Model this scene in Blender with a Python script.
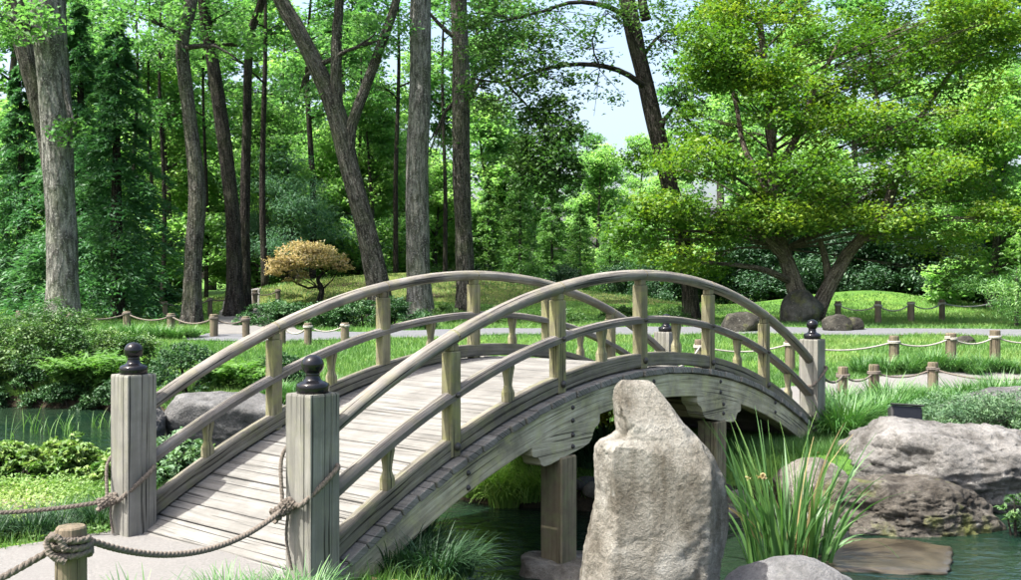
import bpy, math, random
import numpy as np
from mathutils import Vector, noise
R = math.radians
random.seed(7)
rng = np.random.default_rng(7)
for o in list(bpy.data.objects): bpy.data.objects.remove(o)
scene = bpy.context.scene
col = scene.collection

# ------------------------------------------------------------------ camera, sky, sun, exposure
F, HY, CX, H = 1034.0, 278.0, 510.5, 1.63        # focal length and horizon row in photo pixels, eye height
cam = bpy.data.cameras.new('camera'); cam.sensor_width = 36; cam.lens = F / 1021 * 36
cam.shift_y = -(290 - HY) / 1021; cam.clip_start = 0.05; cam.clip_end = 2000
co = bpy.data.objects.new('camera', cam); col.objects.link(co)
co.location = (0, 0, H); co.rotation_euler = (R(90), 0, 0); scene.camera = co
SUN = Vector((-0.78, -0.38, 1.50)).normalized()
wd = bpy.data.worlds.new('World'); scene.world = wd; wd.use_nodes = True
wn = wd.node_tree; bg = wn.nodes['Background']; sk = wn.nodes.new('ShaderNodeTexSky')
sk.sky_type = 'NISHITA'; sk.sun_disc = False; sk.sun_elevation = math.asin(SUN.z)
sk.sun_rotation = math.atan2(SUN.x, SUN.y); sk.air_density = 1.0; sk.dust_density = 6.0; sk.ozone_density = 1.0
wn.links.new(sk.outputs[0], bg.inputs[0]); bg.inputs[1].default_value = 0.15
sl = bpy.data.lights.new('sun', 'SUN'); sl.energy = 4.2; sl.angle = R(0.53); sl.color = (1, 0.97, 0.91)
so = bpy.data.objects.new('sun', sl); col.objects.link(so)
so.rotation_euler = SUN.to_track_quat('Z', 'Y').to_euler(); so.location = (0, 0, 30)
vs = scene.view_settings; vs.view_transform = 'Standard'; vs.look = 'None'; vs.exposure = 1.66; vs.gamma = 1
scene.cycles.max_bounces = 7; scene.cycles.transparent_max_bounces = 4
scene.cycles.diffuse_bounces = 4; scene.cycles.transmission_bounces = 5; scene.cycles.use_denoising = True

# ------------------------------------------------------------------ helpers
def px(x, y, Y):
    return Vector(((x - CX) / F * Y, Y, H - (y - HY) / F * Y))
def sstep(a, b, t):
    t = np.clip((t - a) / (b - a), 0, 1); return t * t * (3 - 2 * t)
def vnoise(x, y, seed=0):
    """cheap smooth value noise for arrays"""
    xi = np.floor(x).astype(np.int64); yi = np.floor(y).astype(np.int64)
    fx = x - xi; fy = y - yi; fx = fx * fx * (3 - 2 * fx); fy = fy * fy * (3 - 2 * fy)
    def h(a, b):
        n = (a * 374761393 + b * 668265263 + seed * 974711) & 0x7fffffff
        n = ((n ^ (n >> 13)) * 1274126177) & 0x7fffffff
        return ((n ^ (n >> 16)) & 0xffff) / 65535.0
    return (h(xi, yi) * (1 - fx) + h(xi + 1, yi) * fx) * (1 - fy) + (h(xi, yi + 1) * (1 - fx) + h(xi + 1, yi + 1) * fx) * fy

def tag(o, label=None, cat=None, group=None, kind=None):
    if label: o['label'] = label
    if cat: o['category'] = cat
    if group: o['group'] = group
    if kind: o['kind'] = kind
    return o
def link(name, me, parent=None):
    o = bpy.data.objects.new(name, me); col.objects.link(o)
    if parent: o.parent = parent
    return o
def thing(name, label, cat, loc=(0, 0, 0), rz=0, group=None):
    o = link(name, None); o.location = loc; o.rotation_euler = (0, 0, rz); o.empty_display_size = 0.2
    return tag(o, label, cat, group)
def copy_tree(o, parent=None):
    c = o.copy(); col.objects.link(c); c.parent = parent
    for ch in [x for x in bpy.data.objects if x.parent == o]: copy_tree(ch, c)
    return c
def mesh(name, V, Fa, mat=None, uv=None, tint=None, smooth=False):
    """V (n,3); Fa an (m,k) array or a list of index tuples; uv per vertex (n,2); tint per face"""
    me = bpy.data.meshes.new(name)
    V = np.asarray(V, dtype=np.float32)
    if isinstance(Fa, np.ndarray):
        m, k = Fa.shape
        me.vertices.add(len(V)); me.vertices.foreach_set('co', V.ravel())
        me.loops.add(m * k); me.loops.foreach_set('vertex_index', Fa.astype(np.int32).ravel())
        me.polygons.add(m); me.polygons.foreach_set('loop_start', np.arange(0, m * k, k, dtype=np.int32))
        me.polygons.foreach_set('loop_total', np.full(m, k, dtype=np.int32))
        me.update(calc_edges=True)
    else:
        me.from_pydata([tuple(v) for v in V.tolist()], [], Fa); me.update()
    if uv is not None:
        l = me.uv_layers.new(name='UVMap'); idx = np.empty(len(me.loops), dtype=np.int32)
        me.loops.foreach_get('vertex_index', idx)
        l.data.foreach_set('uv', np.asarray(uv, dtype=np.float32)[idx].ravel())
    if tint is not None:
        a = me.attributes.new('tint', 'FLOAT', 'FACE'); a.data.foreach_set('value', np.asarray(tint, dtype=np.float32))
    if smooth: me.polygons.foreach_set('use_smooth', np.ones(len(me.polygons), dtype=bool))
    if mat: me.materials.append(mat)
    return me
def sweep(pts, prof, side=None, scale=None, twist=None, cap=True, jitter=None):
    """profile (k,2) swept along pts; side: fixed side vector, else parallel transport. returns V, F, UV"""
    pts = [Vector(p) for p in pts]; n = len(pts); k = len(prof)
    T = [(pts[min(i + 1, n - 1)] - pts[max(i - 1, 0)]).normalized() for i in range(n)]
    if side is None:
        s = T[0].cross(Vector((0.13, 0.07, 1)) if abs(T[0].z) < 0.9 else Vector((0, -1, 0.1))).normalized()
    V, UV = [], []; L = 0
    per = [0]
    for j in range(1, k): per.append(per[-1] + math.dist(prof[j], prof[j - 1]))
    for i in range(n):
        if side is None:
            s = (s - T[i] * s.dot(T[i])).normalized(); a = s
        else: a = Vector(side)
        b = a.cross(T[i]).normalized() if side is None else T[i].cross(a).normalized() * -1
        if side is not None and b.z < 0: b = -b
        if i: L += (pts[i] - pts[i - 1]).length
        sc = scale[i] if scale is not None else 1; tw = twist[i] if twist is not None else 0
        ct, st = math.cos(tw), math.sin(tw)
        for j, (x, y) in enumerate(prof):
            q = (x * ct - y * st) * sc, (x * st + y * ct) * sc
            if jitter: q = jitter(i, j, q, L)
            V.append(pts[i] + a * q[0] + b * q[1]); UV.append((per[j], L))
    Fa = [(i * k + j, i * k + (j + 1) % k, (i + 1) * k + (j + 1) % k, (i + 1) * k + j) for i in range(n - 1) for j in range(k)]
    if cap: Fa += [tuple(range(k - 1, -1, -1)), tuple(range((n - 1) * k, n * k))]
    return V, Fa, UV
class MB:
    def __init__(s): s.V, s.F, s.UV = [], [], []
    def add(s, V, Fa, UV=None):
        o = len(s.V); s.V += [tuple(v) for v in V]; s.F += [tuple(i + o for i in f) for f in Fa]
        s.UV += list(UV) if UV is not None else [(v[0] + v[1], v[2]) for v in V]; return s
    def box(s, c, d, ch=0.004, axis=2, uo=None):
        """chamfered box, grain along axis"""
        hx = [d[0] / 2, d[1] / 2, d[2] / 2]; V = []; ids = {}
        for sx in (-1, 1):
            for sy in (-1, 1):
                for sz in (-1, 1):
                    for a in range(3):
                        p = [sx * (hx[0] - (0 if a == 0 else ch)), sy * (hx[1] - (0 if a == 1 else ch)), sz * (hx[2] - (0 if a == 2 else ch))]
                        ids[(sx, sy, sz, a)] = len(V); V.append(p)
        Fa = []
        for a in range(3):
            b, c2 = (a + 1) % 3, (a + 2) % 3
            for sg in (-1, 1):
                q = []
                for (s1, s2) in ((-1, -1), (1, -1), (1, 1), (-1, 1)):
                    t = [0, 0, 0]; t[a] = sg; t[b] = s1; t[c2] = s2; q.append(ids[(*t, a)])
                Fa.append(tuple(q if sg > 0 else q[::-1]))
            for s1 in (-1, 1):                       # chamfer strips along axis a
                for s2 in (-1, 1):
                    t0 = [0, 0, 0]; t0[b] = s1; t0[c2] = s2; t1 = list(t0); t0[a] = -1; t1[a] = 1
                    q = (ids[(*t0, b)], ids[(*t1, b)], ids[(*t1, c2)], ids[(*t0, c2)])
                    Fa.append(q if s1 * s2 < 0 else q[::-1])
        for sx in (-1, 1):
            for sy in (-1, 1):
                for sz in (-1, 1):
                    q = tuple(ids[(sx, sy, sz, a)] for a in range(3)); Fa.append(q if sx * sy * sz > 0 else q[::-1])
        o1, o2 = [i for i in range(3) if i != axis]
        u0 = random.uniform(0, 20) if uo is None else uo
        s.add([(v[0] + c[0], v[1] + c[1], v[2] + c[2]) for v in V], Fa, [(v[o1] + v[o2] + u0, v[axis] + u0 * 3) for v in V]); return s
    def lathe(s, prof, n=20, c=(0, 0, 0)):
        V, UV = [], []
        for (r, z) in prof:
            for j in range(n):
                a = 2 * math.pi * j / n; V.append((c[0] + r * math.cos(a), c[1] + r * math.sin(a), c[2] + z)); UV.append((a * r, z))
        Fa = [(i * n + j, i * n + (j + 1) % n, (i + 1) * n + (j + 1) % n, (i + 1) * n + j) for i in range(len(prof) - 1) for j in range(n)]
        Fa += [tuple(range(n - 1, -1, -1)), tuple(range((len(prof) - 1) * n, len(prof) * n))]
        s.add(V, Fa, UV); return s
    def me(s, name, mat, smooth=False): return mesh(name, s.V, s.F, mat, s.UV, None, smooth)
    def obj(s, name, mat, parent=None, smooth=False): return link(name, s.me(name, mat, smooth), parent)
def circle(n, r=1.0): return [(r * math.cos(2 * math.pi * j / n), r * math.sin(2 * math.pi * j / n)) for j in range(n)]
def spline(P, n):
    """Catmull-Rom through tuples of any length -> n samples"""
    P = np.array([tuple(p) for p in P], dtype=float); Q = np.vstack([2 * P[0] - P[1], P, 2 * P[-1] - P[-2]]); out = []
    for t in np.linspace(0, len(P) - 1 - 1e-9, n):
        i = int(t); f = t - i; a, b, c, d = Q[i], Q[i + 1], Q[i + 2], Q[i + 3]
        out.append(0.5 * ((2 * b) + (c - a) * f + (2 * a - 5 * b + 4 * c - d) * f * f + (3 * b - a - 3 * c + d) * f ** 3))
    return np.array(out)

# ------------------------------------------------------------------ materials
class N:
    def __init__(s, name):
        s.m = bpy.data.materials.new(name); s.m.use_nodes = True; s.t = s.m.node_tree; s.t.nodes.clear()
        s.out = s.n('OutputMaterial')
    def n(s, typ, **kw):
        x = s.t.nodes.new('ShaderNode' + typ)
        for k, v in kw.items(): setattr(x, k, v)
        return x
    def set(s, x, **kw):
        for k, v in kw.items():
            i = x.inputs[k.replace('_', ' ')]
            if hasattr(v, 'links') or hasattr(v, 'is_linked'): s.t.links.new(v, i)
            else: i.default_value = v
        return x
    def l(s, a, b): s.t.links.new(a, b)
    def noise(s, vec, scale, detail=4, rough=0.55, dist=0):
        x = s.n('TexNoise'); s.l(vec, x.inputs['Vector']); x.inputs['Scale'].default_value = scale
        x.inputs['Detail'].default_value = detail; x.inputs['Roughness'].default_value = rough; x.inputs['Distortion'].default_value = dist
        return x.outputs['Fac']
    def map(s, vec, scale):
        x = s.n('Mapping'); s.l(vec, x.inputs[0]); x.inputs['Scale'].default_value = scale; return x.outputs[0]
    def ramp(s, fac, stops):
        x = s.n('ValToRGB'); s.l(fac, x.inputs[0]); e = x.color_ramp.elements
        while len(e) < len(stops): e.new(0.5)
        for i, (p, c) in enumerate(stops):
            e[i].position = p; e[i].color = (*c, 1) if isinstance(c, tuple) else (c, c, c, 1)
        return x.outputs[0]
    def mix(s, fac, a, b, mode='MIX'):
        x = s.n('Mix', data_type='RGBA', blend_type=mode)
        for v, i in ((fac, 0), (a, 6), (b, 7)):
            if hasattr(v, 'is_linked'): s.l(v, x.inputs[i])
            else: x.inputs[i].default_value = v if i == 0 else (*v, 1)
        return x.outputs[2]
    def math(s, op, a, b=0.0):
        x = s.n('Math', operation=op)
        for v, i in ((a, 0), (b, 1)):
            if hasattr(v, 'is_linked'): s.l(v, x.inputs[i])
            else: x.inputs[i].default_value = v
        return x.outputs[0]
    def bump(s, h, strength=0.5, dist=0.02, prev=None):
        x = s.n('Bump'); s.l(h, x.inputs['Height']); x.inputs['Strength'].default_value = strength; x.inputs['Distance'].default_value = dist
        if prev: s.l(prev, x.inputs['Normal'])
        return x.outputs[0]
    def bsdf(s, color, rough=0.8, normal=None, spec=0.3, **kw):
        b = s.n('BsdfPrincipled')
        for v, k in ((color, 'Base Color'), (rough, 'Roughness')):
            if hasattr(v, 'is_linked'): s.l(v, b.inputs[k])
            else: b.inputs[k].default_value = (*v, 1) if isinstance(v, tuple) else v
        b.inputs['Specular IOR Level'].default_value = spec
        if normal: s.l(normal, b.inputs['Normal'])
        s.l(b.outputs[0], s.out.inputs[0]); return b
    def obj(s): return s.n('TexCoord').outputs['Object']
    def uv(s): return s.n('TexCoord').outputs['UV']
    def geo(s): return s.n('NewGeometry').outputs['Position']
    def rand(s): return s.n('ObjectInfo').outputs['Random']

def wood(name, c1, c2, c3, lichen=0.0, lich_col=(0.30, 0.30, 0.10), dark=0.6, rough=0.8):
    n = N(name); uv = n.uv()
    g = n.noise(n.map(uv, (38, 1.6, 1)), 1.0, 6, 0.65, 0.6)
    gf = n.noise(n.map(uv, (160, 4, 1)), 1.0, 3, 0.6)
    b = n.noise(n.geo(), 3.2, 5, 0.6)
    c = n.ramp(g, [(0.28, c1), (0.52, c2), (0.75, c3)])
    c = n.mix(n.ramp(b, [(0.38, 0.0), (0.64, 0.8)]), c, tuple(x * dark * 0.8 for x in c2))
    c = n.mix(n.math('MULTIPLY', n.rand(), 0.35), c, tuple(x * 0.72 for x in c2))
    if lichen:
        k = n.noise(n.geo(), 7.5, 6, 0.7, 0.3)
        c = n.mix(n.ramp(k, [(0.47, 0.0), (0.63, lichen)]), c, lich_col)
    cr = n.ramp(n.noise(n.map(uv, (70, 0.9, 1)), 1.0, 2, 0.5, 0.4), [(0.33, 0.18), (0.40, 1.0)])
    c = n.mix(1.0, c, cr, 'MULTIPLY')
    nm = n.bump(g, 0.8, 0.010); nm = n.bump(gf, 0.5, 0.004, nm); nm = n.bump(cr, 0.8, 0.006, nm)
    n.bsdf(c, rough, nm, 0.2); return n.m
M = {}
M['rail'] = wood('rail wood', (0.09, 0.081, 0.07), (0.19, 0.175, 0.156), (0.30, 0.28, 0.252), 0.3, (0.2, 0.19, 0.10))
M['newel'] = wood('newel wood', (0.12, 0.116, 0.102), (0.205, 0.20, 0.178), (0.30, 0.29, 0.265), 0.25, (0.16, 0.165, 0.10), 0.62)
M['deck'] = wood('deck wood', (0.105, 0.10, 0.09), (0.18, 0.175, 0.16), (0.25, 0.243, 0.225), 0.0, dark=0.68)
M['post'] = wood('mossy wood', (0.095, 0.086, 0.052), (0.20, 0.185, 0.115), (0.33, 0.31, 0.20), 0.5, (0.20, 0.205, 0.07), 0.5)
M['beam'] = wood('beam wood', (0.19, 0.172, 0.115), (0.43, 0.40, 0.29), (0.59, 0.56, 0.43), 0.5, (0.38, 0.375, 0.18), 0.36)
M['kerb'] = wood('kerb wood', (0.08, 0.073, 0.056), (0.16, 0.148, 0.118), (0.25, 0.235, 0.19), 0.45, (0.15, 0.155, 0.07), 0.5)
M['pier'] = wood('pier wood', (0.09, 0.075, 0.045), (0.20, 0.17, 0.11), (0.30, 0.27, 0.18), 0.4, (0.16, 0.19, 0.08), 0.5)
M['bollard'] = wood('bollard wood', (0.075, 0.058, 0.04), (0.16, 0.13, 0.09), (0.25, 0.21, 0.155), 0.35, (0.14, 0.15, 0.08))

def paint(name, c, rough, spec=0.5):
    n = N(name); k = n.noise(n.obj(), 30, 4); n.bsdf(n.mix(k, c, tuple(x * 1.8 + 0.004 for x in c)), n.ramp(k, [(0.3, rough * 0.7), (0.7, rough * 1.4)]), n.bump(k, 0.12, 0.003), spec); return n.m
M['black'] = paint('black gloss', (0.003, 0.003, 0.004), 0.13, 0.3)
M['iron'] = paint('iron', (0.018, 0.016, 0.015), 0.55)
M['matt_black'] = paint('matt black', (0.012, 0.012, 0.013), 0.6)
n = N('rope'); k = n.noise(n.geo(), 90, 4); b = n.noise(n.geo(), 7, 3)
n.bsdf(n.mix(b, n.ramp(k, [(0.3, (0.065, 0.055, 0.045)), (0.7, (0.19, 0.165, 0.14))]), (0.11, 0.095, 0.08)), 0.95, n.bump(k, 0.6, 0.004), 0.1); M['rope'] = n.m
n = N('pale rope'); k = n.noise(n.geo(), 60, 4)
n.bsdf(n.ramp(k, [(0.3, (0.20, 0.19, 0.165)), (0.7, (0.36, 0.34, 0.30))]), 0.95, n.bump(k, 0.4, 0.004), 0.1); M['pale_rope'] = n.m

def rockmat(name, c1, c2, c3, stain=(0.10, 0.085, 0.065), moss=0.0, scale=1.0, st=0.6):
    n = N(name); p = n.obj()
    a = n.noise(p, 3.0 * scale, 8, 0.62, 0.2); f = n.noise(p, 38 * scale, 6, 0.7); s2 = n.noise(n.map(p, (5, 5, 1.3)), 1.3 * scale, 6, 0.65)
    c = n.ramp(a, [(0.33, c1), (0.5, c2), (0.68, c3)])
    c = n.mix(n.ramp(s2, [(0.46, 0.0), (0.66, st)]), c, stain)
    sp = n.n('TexVoronoi'); n.l(p, sp.inputs['Vector']); sp.inputs['Scale'].default_value = 13 * scale
    lk = n.math('MULTIPLY', n.ramp(sp.outputs['Distance'], [(0.14, 1.0), (0.34, 0.0)]), n.ramp(n.noise(p, 4.3 * scale, 4), [(0.5, 0.0), (0.62, 0.6)]))
    c = n.mix(lk, c, (0.30, 0.30, 0.27))
    c = n.mix(0.55, c, n.ramp(f, [(0.3, 0.35), (0.7, 1.0)]), 'MULTIPLY')
    if moss:
        c = n.mix(n.ramp(n.noise(p, 2.4 * scale, 5, 0.6), [(0.52, 0.0), (0.66, moss)]), c, (0.15, 0.17, 0.035))
    gn = n.noise(p, 150 * scale, 3, 0.7)
    c = n.mix(0.5, c, n.ramp(gn, [(0.35, 0.45), (0.62, 1.0)]), 'MULTIPLY')
    nm = n.bump(a, 0.8, 0.08); nm = n.bump(f, 1.0, 0.03, nm); nm = n.bump(gn, 0.5, 0.006, nm)
    n.bsdf(c, 0.9, nm, 0.2); return n.m
M['rock_tan'] = rockmat('tan rock', (0.16, 0.145, 0.118), (0.29, 0.275, 0.235), (0.42, 0.41, 0.37), (0.085, 0.072, 0.05), 0.0, 1.0, 0.8)
M['rock_pink'] = rockmat('pinkish rock', (0.125, 0.12, 0.112), (0.225, 0.218, 0.205), (0.32, 0.31, 0.295), (0.065, 0.06, 0.052), 0.0, 1.0, 0.75)
M['rock_wet'] = rockmat('lower rock', (0.055, 0.048, 0.039), (0.12, 0.108, 0.09), (0.23, 0.213, 0.185), (0.026, 0.022, 0.018), 0.75, 1.0, 0.85)
M['rock_grey'] = rockmat('grey rock', (0.085, 0.085, 0.085), (0.155, 0.155, 0.152), (0.23, 0.23, 0.226), (0.055, 0.055, 0.052))
M['rock_white'] = rockmat('pale rock', (0.15, 0.15, 0.15), (0.24, 0.24, 0.24), (0.32, 0.32, 0.32), (0.13, 0.13, 0.125), 0.0, 1.0, 0.5)
M['rock_mid'] = rockmat('mossy grey rock', (0.06, 0.058, 0.05), (0.115, 0.11, 0.095), (0.18, 0.175, 0.155), (0.04, 0.04, 0.034), 0.5)
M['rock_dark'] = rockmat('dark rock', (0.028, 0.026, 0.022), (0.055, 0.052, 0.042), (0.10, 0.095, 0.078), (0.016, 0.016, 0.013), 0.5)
n = N('wet slab'); p = n.obj(); a = n.noise(p, 4, 7, 0.6)
n.bsdf(n.ramp(a, [(0.35, (0.022, 0.018, 0.011)), (0.65, (0.06, 0.05, 0.032))]), 0.28, n.bump(a, 0.4, 0.02), 0.5); M['slab'] = n.m

def leaf(name, c1, c2, c3, trans=0.42, tcol=None, gloss=0.03, rough=0.6):
    n = N(name); at = n.n('Attribute', attribute_name='tint')
    t = n.math('ADD', n.math('MULTIPLY', at.outputs['Fac'], 0.85), n.math('MULTIPLY', n.rand(), 0.15))
    c = n.ramp(t, [(0.0, c1), (0.5, c2), (1.0, c3)])
    d = n.n('BsdfDiffuse'); n.l(c, d.inputs[0])
    tr = n.n('BsdfTranslucent'); n.l(n.mix(1.0, c, tcol or (1.2, 1.42, 0.75), 'MULTIPLY'), tr.inputs[0])
    g = n.n('BsdfGlossy'); g.inputs['Roughness'].default_value = rough; g.inputs['Color'].default_value = (0.9, 0.95, 0.9, 1)
    m1 = n.n('MixShader'); m1.inputs[0].default_value = trans; n.l(d.outputs[0], m1.inputs[1]); n.l(tr.outputs[0], m1.inputs[2])
    m2 = n.n('MixShader'); m2.inputs[0].default_value = gloss; n.l(m1.outputs[0], m2.inputs[1]); n.l(g.outputs[0], m2.inputs[2])
    n.l(m2.outputs[0], n.out.inputs[0]); return n.m
M['lf_wood'] = leaf('woodland leaf', (0.045, 0.125, 0.045), (0.08, 0.19, 0.065), (0.135, 0.26, 0.085), 0.52)
M['lf_bright'] = leaf('bright leaf', (0.11, 0.23, 0.085), (0.19, 0.34, 0.12), (0.28, 0.42, 0.15), 0.6)
M['lf_maple'] = leaf('maple leaf', (0.045, 0.125, 0.018), (0.085, 0.185, 0.024), (0.20, 0.27, 0.034), 0.45, (1.4, 1.4, 0.48))
M['lf_oak'] = leaf('oak leaf', (0.026, 0.07, 0.02), (0.05, 0.115, 0.03), (0.09, 0.16, 0.045), 0.42)
M['lf_dark'] = leaf('dark evergreen leaf', (0.014, 0.045, 0.022), (0.028, 0.078, 0.036), (0.05, 0.115, 0.05), 0.2, gloss=0.035)
M['lf_con'] = leaf('dark conifer', (0.024, 0.085, 0.040), (0.05, 0.14, 0.06), (0.09, 0.20, 0.08), 0.42)
M['lf_larch'] = leaf('light conifer', (0.055, 0.15, 0.045), (0.10, 0.22, 0.06), (0.17, 0.29, 0.08), 0.42)
M['lf_pine'] = leaf('blue pine', (0.05, 0.13, 0.075), (0.085, 0.19, 0.105), (0.13, 0.25, 0.14), 0.35)
M['lf_orange'] = leaf('orange maple leaf', (0.28, 0.26, 0.12), (0.40, 0.32, 0.165), (0.45, 0.35, 0.18), 0.45, (1.0, 1.0, 0.7))
M['lf_shrub'] = leaf('shrub leaf', (0.028, 0.075, 0.022), (0.06, 0.13, 0.035), (0.12, 0.19, 0.055), 0.28, gloss=0.035)
M['lf_fern'] = leaf('fern leaf', (0.045, 0.12, 0.024), (0.08, 0.18, 0.034), (0.13, 0.24, 0.045), 0.4)
M['lf_box'] = leaf('box leaf', (0.014, 0.05, 0.016), (0.028, 0.085, 0.026), (0.05, 0.12, 0.035), 0.2, gloss=0.035)
M['lf_juniper'] = leaf('juniper', (0.04, 0.095, 0.045), (0.075, 0.15, 0.07), (0.12, 0.20, 0.095), 0.25)
M['lf_liriope'] = leaf('liriope blade', (0.025, 0.085, 0.022), (0.055, 0.15, 0.032), (0.12, 0.22, 0.05), 0.3, gloss=0.04, rough=0.55)
M['lf_tuft'] = leaf('light tuft blade', (0.08, 0.18, 0.03), (0.15, 0.27, 0.045), (0.25, 0.34, 0.09), 0.4)
M['lf_iris'] = leaf('iris blade', (0.035, 0.10, 0.03), (0.07, 0.165, 0.04), (0.13, 0.23, 0.05), 0.35, gloss=0.04, rough=0.55)
M['lf_dry'] = leaf('dry blade', (0.16, 0.12, 0.05), (0.26, 0.20, 0.09), (0.34, 0.28, 0.13), 0.3, (1, 1, 1))
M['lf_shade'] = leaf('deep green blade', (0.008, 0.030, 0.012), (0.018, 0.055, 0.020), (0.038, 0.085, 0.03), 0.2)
M['lf_yellow'] = leaf('yellow shrub leaf', (0.13, 0.17, 0.012), (0.28, 0.30, 0.018), (0.40, 0.34, 0.025), 0.4)
M['lf_lawn'] = leaf('lawn blade', (0.045, 0.12, 0.022), (0.08, 0.18, 0.034), (0.17, 0.25, 0.06), 0.35, gloss=0.03)
M['lf_cover'] = leaf('ground cover leaf', (0.06, 0.14, 0.03), (0.12, 0.21, 0.05), (0.22, 0.29, 0.085), 0.3)

def bark(name, c1, c2, c3, moss=0.25, sc=1.0):
    n = N(name); uv = n.uv(); p = n.geo()
    a = n.noise(n.map(uv, (3.6 * sc, 2.6 * sc, 1)), 1.0, 8, 0.72, 0.9); f = n.noise(p, 22, 5, 0.65); b = n.noise(p, 1.4, 5, 0.6)
    v = n.n('TexVoronoi'); n.l(n.map(uv, (4.2 * sc, 2.8 * sc, 1)), v.inputs['Vector']); v.inputs['Scale'].default_value = 1.0
    c = n.ramp(a, [(0.34, c1), (0.52, c2), (0.7, c3)])
    c = n.mix(n.ramp(v.outputs['Distance'], [(0.35, 0.0), (0.75, 0.9)]), c, tuple(x * 0.5 for x in c1))
    c = n.mix(n.ramp(f, [(0.52, 0.0), (0.66, 0.65)]), c, tuple(min(1, x * 1.35) for x in c3))
    c = n.mix(n.ramp(b, [(0.48, 0.0), (0.68, moss)]), c, (0.11, 0.14, 0.06))
    nm = n.bump(a, 1.0, 0.10); nm = n.bump(v.outputs['Distance'], 0.9, -0.09, nm); nm = n.bump(f, 0.6, 0.025, nm)
    n.bsdf(c, 0.95, nm, 0.1); return n.m
M['bark_grey'] = bark('grey bark', (0.085, 0.083, 0.074), (0.18, 0.176, 0.16), (0.29, 0.285, 0.265))
M['bark_brown'] = bark('brown bark', (0.04, 0.037, 0.030), (0.095, 0.088, 0.075), (0.20, 0.19, 0.17))
M['bark_dark'] = bark('dark bark', (0.022, 0.019, 0.016), (0.05, 0.044, 0.038), (0.10, 0.09, 0.08), 0.15)
M['bark_tan'] = bark('tan bark', (0.11, 0.09, 0.07), (0.21, 0.175, 0.14), (0.32, 0.275, 0.23))

n = N('ground'); p = n.geo(); a = n.noise(p, 0.55, 5, 0.6); f = n.noise(p, 14, 6, 0.7); z = n.n('SeparateXYZ'); n.l(p, z.inputs[0])
gr = n.ramp(n.math('ADD', n.math('MULTIPLY', a, 0.6), n.math('MULTIPLY', f, 0.4)), [(0.35, (0.035, 0.085, 0.018)), (0.5, (0.065, 0.14, 0.024)), (0.66, (0.12, 0.19, 0.035))])
soil = n.ramp(f, [(0.35, (0.016, 0.014, 0.009)), (0.65, (0.045, 0.036, 0.022))])
c = n.mix(n.ramp(n.math('ADD', n.math('ADD', z.outputs[2], 0.24), n.math('MULTIPLY', n.math('SUBTRACT', f, 0.5), 0.25)), [(0.0, 0.0), (0.02, 1.0)]), soil, gr)
n.bsdf(c, 0.95, n.bump(f, 0.7, 0.04), 0.1); M['ground'] = n.m
n = N('mossy mound'); p = n.geo(); a = n.noise(p, 0.9, 6, 0.6); f = n.noise(p, 9, 6, 0.7)
c = n.ramp(n.math('ADD', n.math('MULTIPLY', a, 0.65), n.math('MULTIPLY', f, 0.35)), [(0.40, (0.04, 0.03, 0.02)), (0.47, (0.07, 0.09, 0.026)), (0.62, (0.125, 0.15, 0.04))])
n.bsdf(c, 0.95, n.bump(f, 0.7, 0.05), 0.1); M['moss'] = n.m
def pathmat(name, c1, c2, sc=60):
    n = N(name); p = n.geo(); a = n.noise(p, 1.1, 5, 0.6); f = n.noise(p, sc, 5, 0.75)
    c = n.mix(n.ramp(a, [(0.4, 0.0), (0.7, 0.5)]), n.ramp(f, [(0.3, c1), (0.7, c2)]), tuple(x * 0.65 for x in c2))
    n.bsdf(c, 0.95, n.bump(f, 0.5, 0.012), 0.1); return n.m
M['path_sand'] = pathmat('sandy path', (0.105, 0.102, 0.096), (0.185, 0.18, 0.172))
M['path_grey'] = pathmat('grey gravel', (0.07, 0.074, 0.082), (0.15, 0.155, 0.165), 25)
M['soil'] = pathmat('bare soil', (0.16, 0.13, 0.10), (0.27, 0.22, 0.18), 30)
n = N('pond water'); p = n.geo()
w1 = n.noise(n.map(p, (1, 1.6, 1)), 5.0, 3, 0.5, 0.4); w2 = n.noise(n.map(p, (1, 2.2, 1)), 16, 2, 0.5)
dp = n.noise(p, 0.7, 3)
bs = n.bsdf(n.ramp(dp, [(0.35, (0.004, 0.014, 0.009)), (0.65, (0.012, 0.024, 0.013))]), 0.03, n.bump(w2, 0.22, 0.012, n.bump(w1, 0.6, 0.04)), 0.5); bs.inputs['IOR'].default_value = 1.33
M['water'] = n.m

# ------------------------------------------------------------------ terrain
WATER = -0.40
POND = np.array([(-0.05, 5.0), (-0.12, 6.0), (-0.85, 7.1), (-2.1, 8.5), (-3.4, 9.7), (-5.2, 10.3), (-9, 10.5), (-13, 10.4), (-13, 15.8), (-9, 16.5), (-6.4, 16.2), (-4.6, 14.4), (-3.0, 13.2),
                 (-1.7, 11.8), (-0.75, 9.9), (-0.15, 9.25), (0.7, 9.0), (1.5, 9.05), (2.1, 9.05), (2.6, 9.1), (4.2, 9.2), (6.5, 9.0), (9, 7.4), (10.5, 4.5), (8, 2.6), (3, 2.9), (1.0, 3.6), (0.1, 4.2)])
def sdist(x, y, poly):
    x = np.asarray(x, float); y = np.asarray(y, float); d = np.full(x.shape, 1e9); ins = np.zeros(x.shape, bool)
    for i in range(len(poly)):
        (x0, y0), (x1, y1) = poly[i], poly[(i + 1) % len(poly)]
        ex, ey = x1 - x0, y1 - y0; t = np.clip(((x - x0) * ex + (y - y0) * ey) / (ex * ex + ey * ey), 0, 1)
        d = np.minimum(d, np.hypot(x - x0 - t * ex, y - y0 - t * ey))
        cr = ((y0 > y) != (y1 > y)) & (x < (x1 - x0) * (y - y0) / (y1 - y0 + 1e-12) + x0); ins ^= cr
    return np.where(ins, -d, d)
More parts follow.
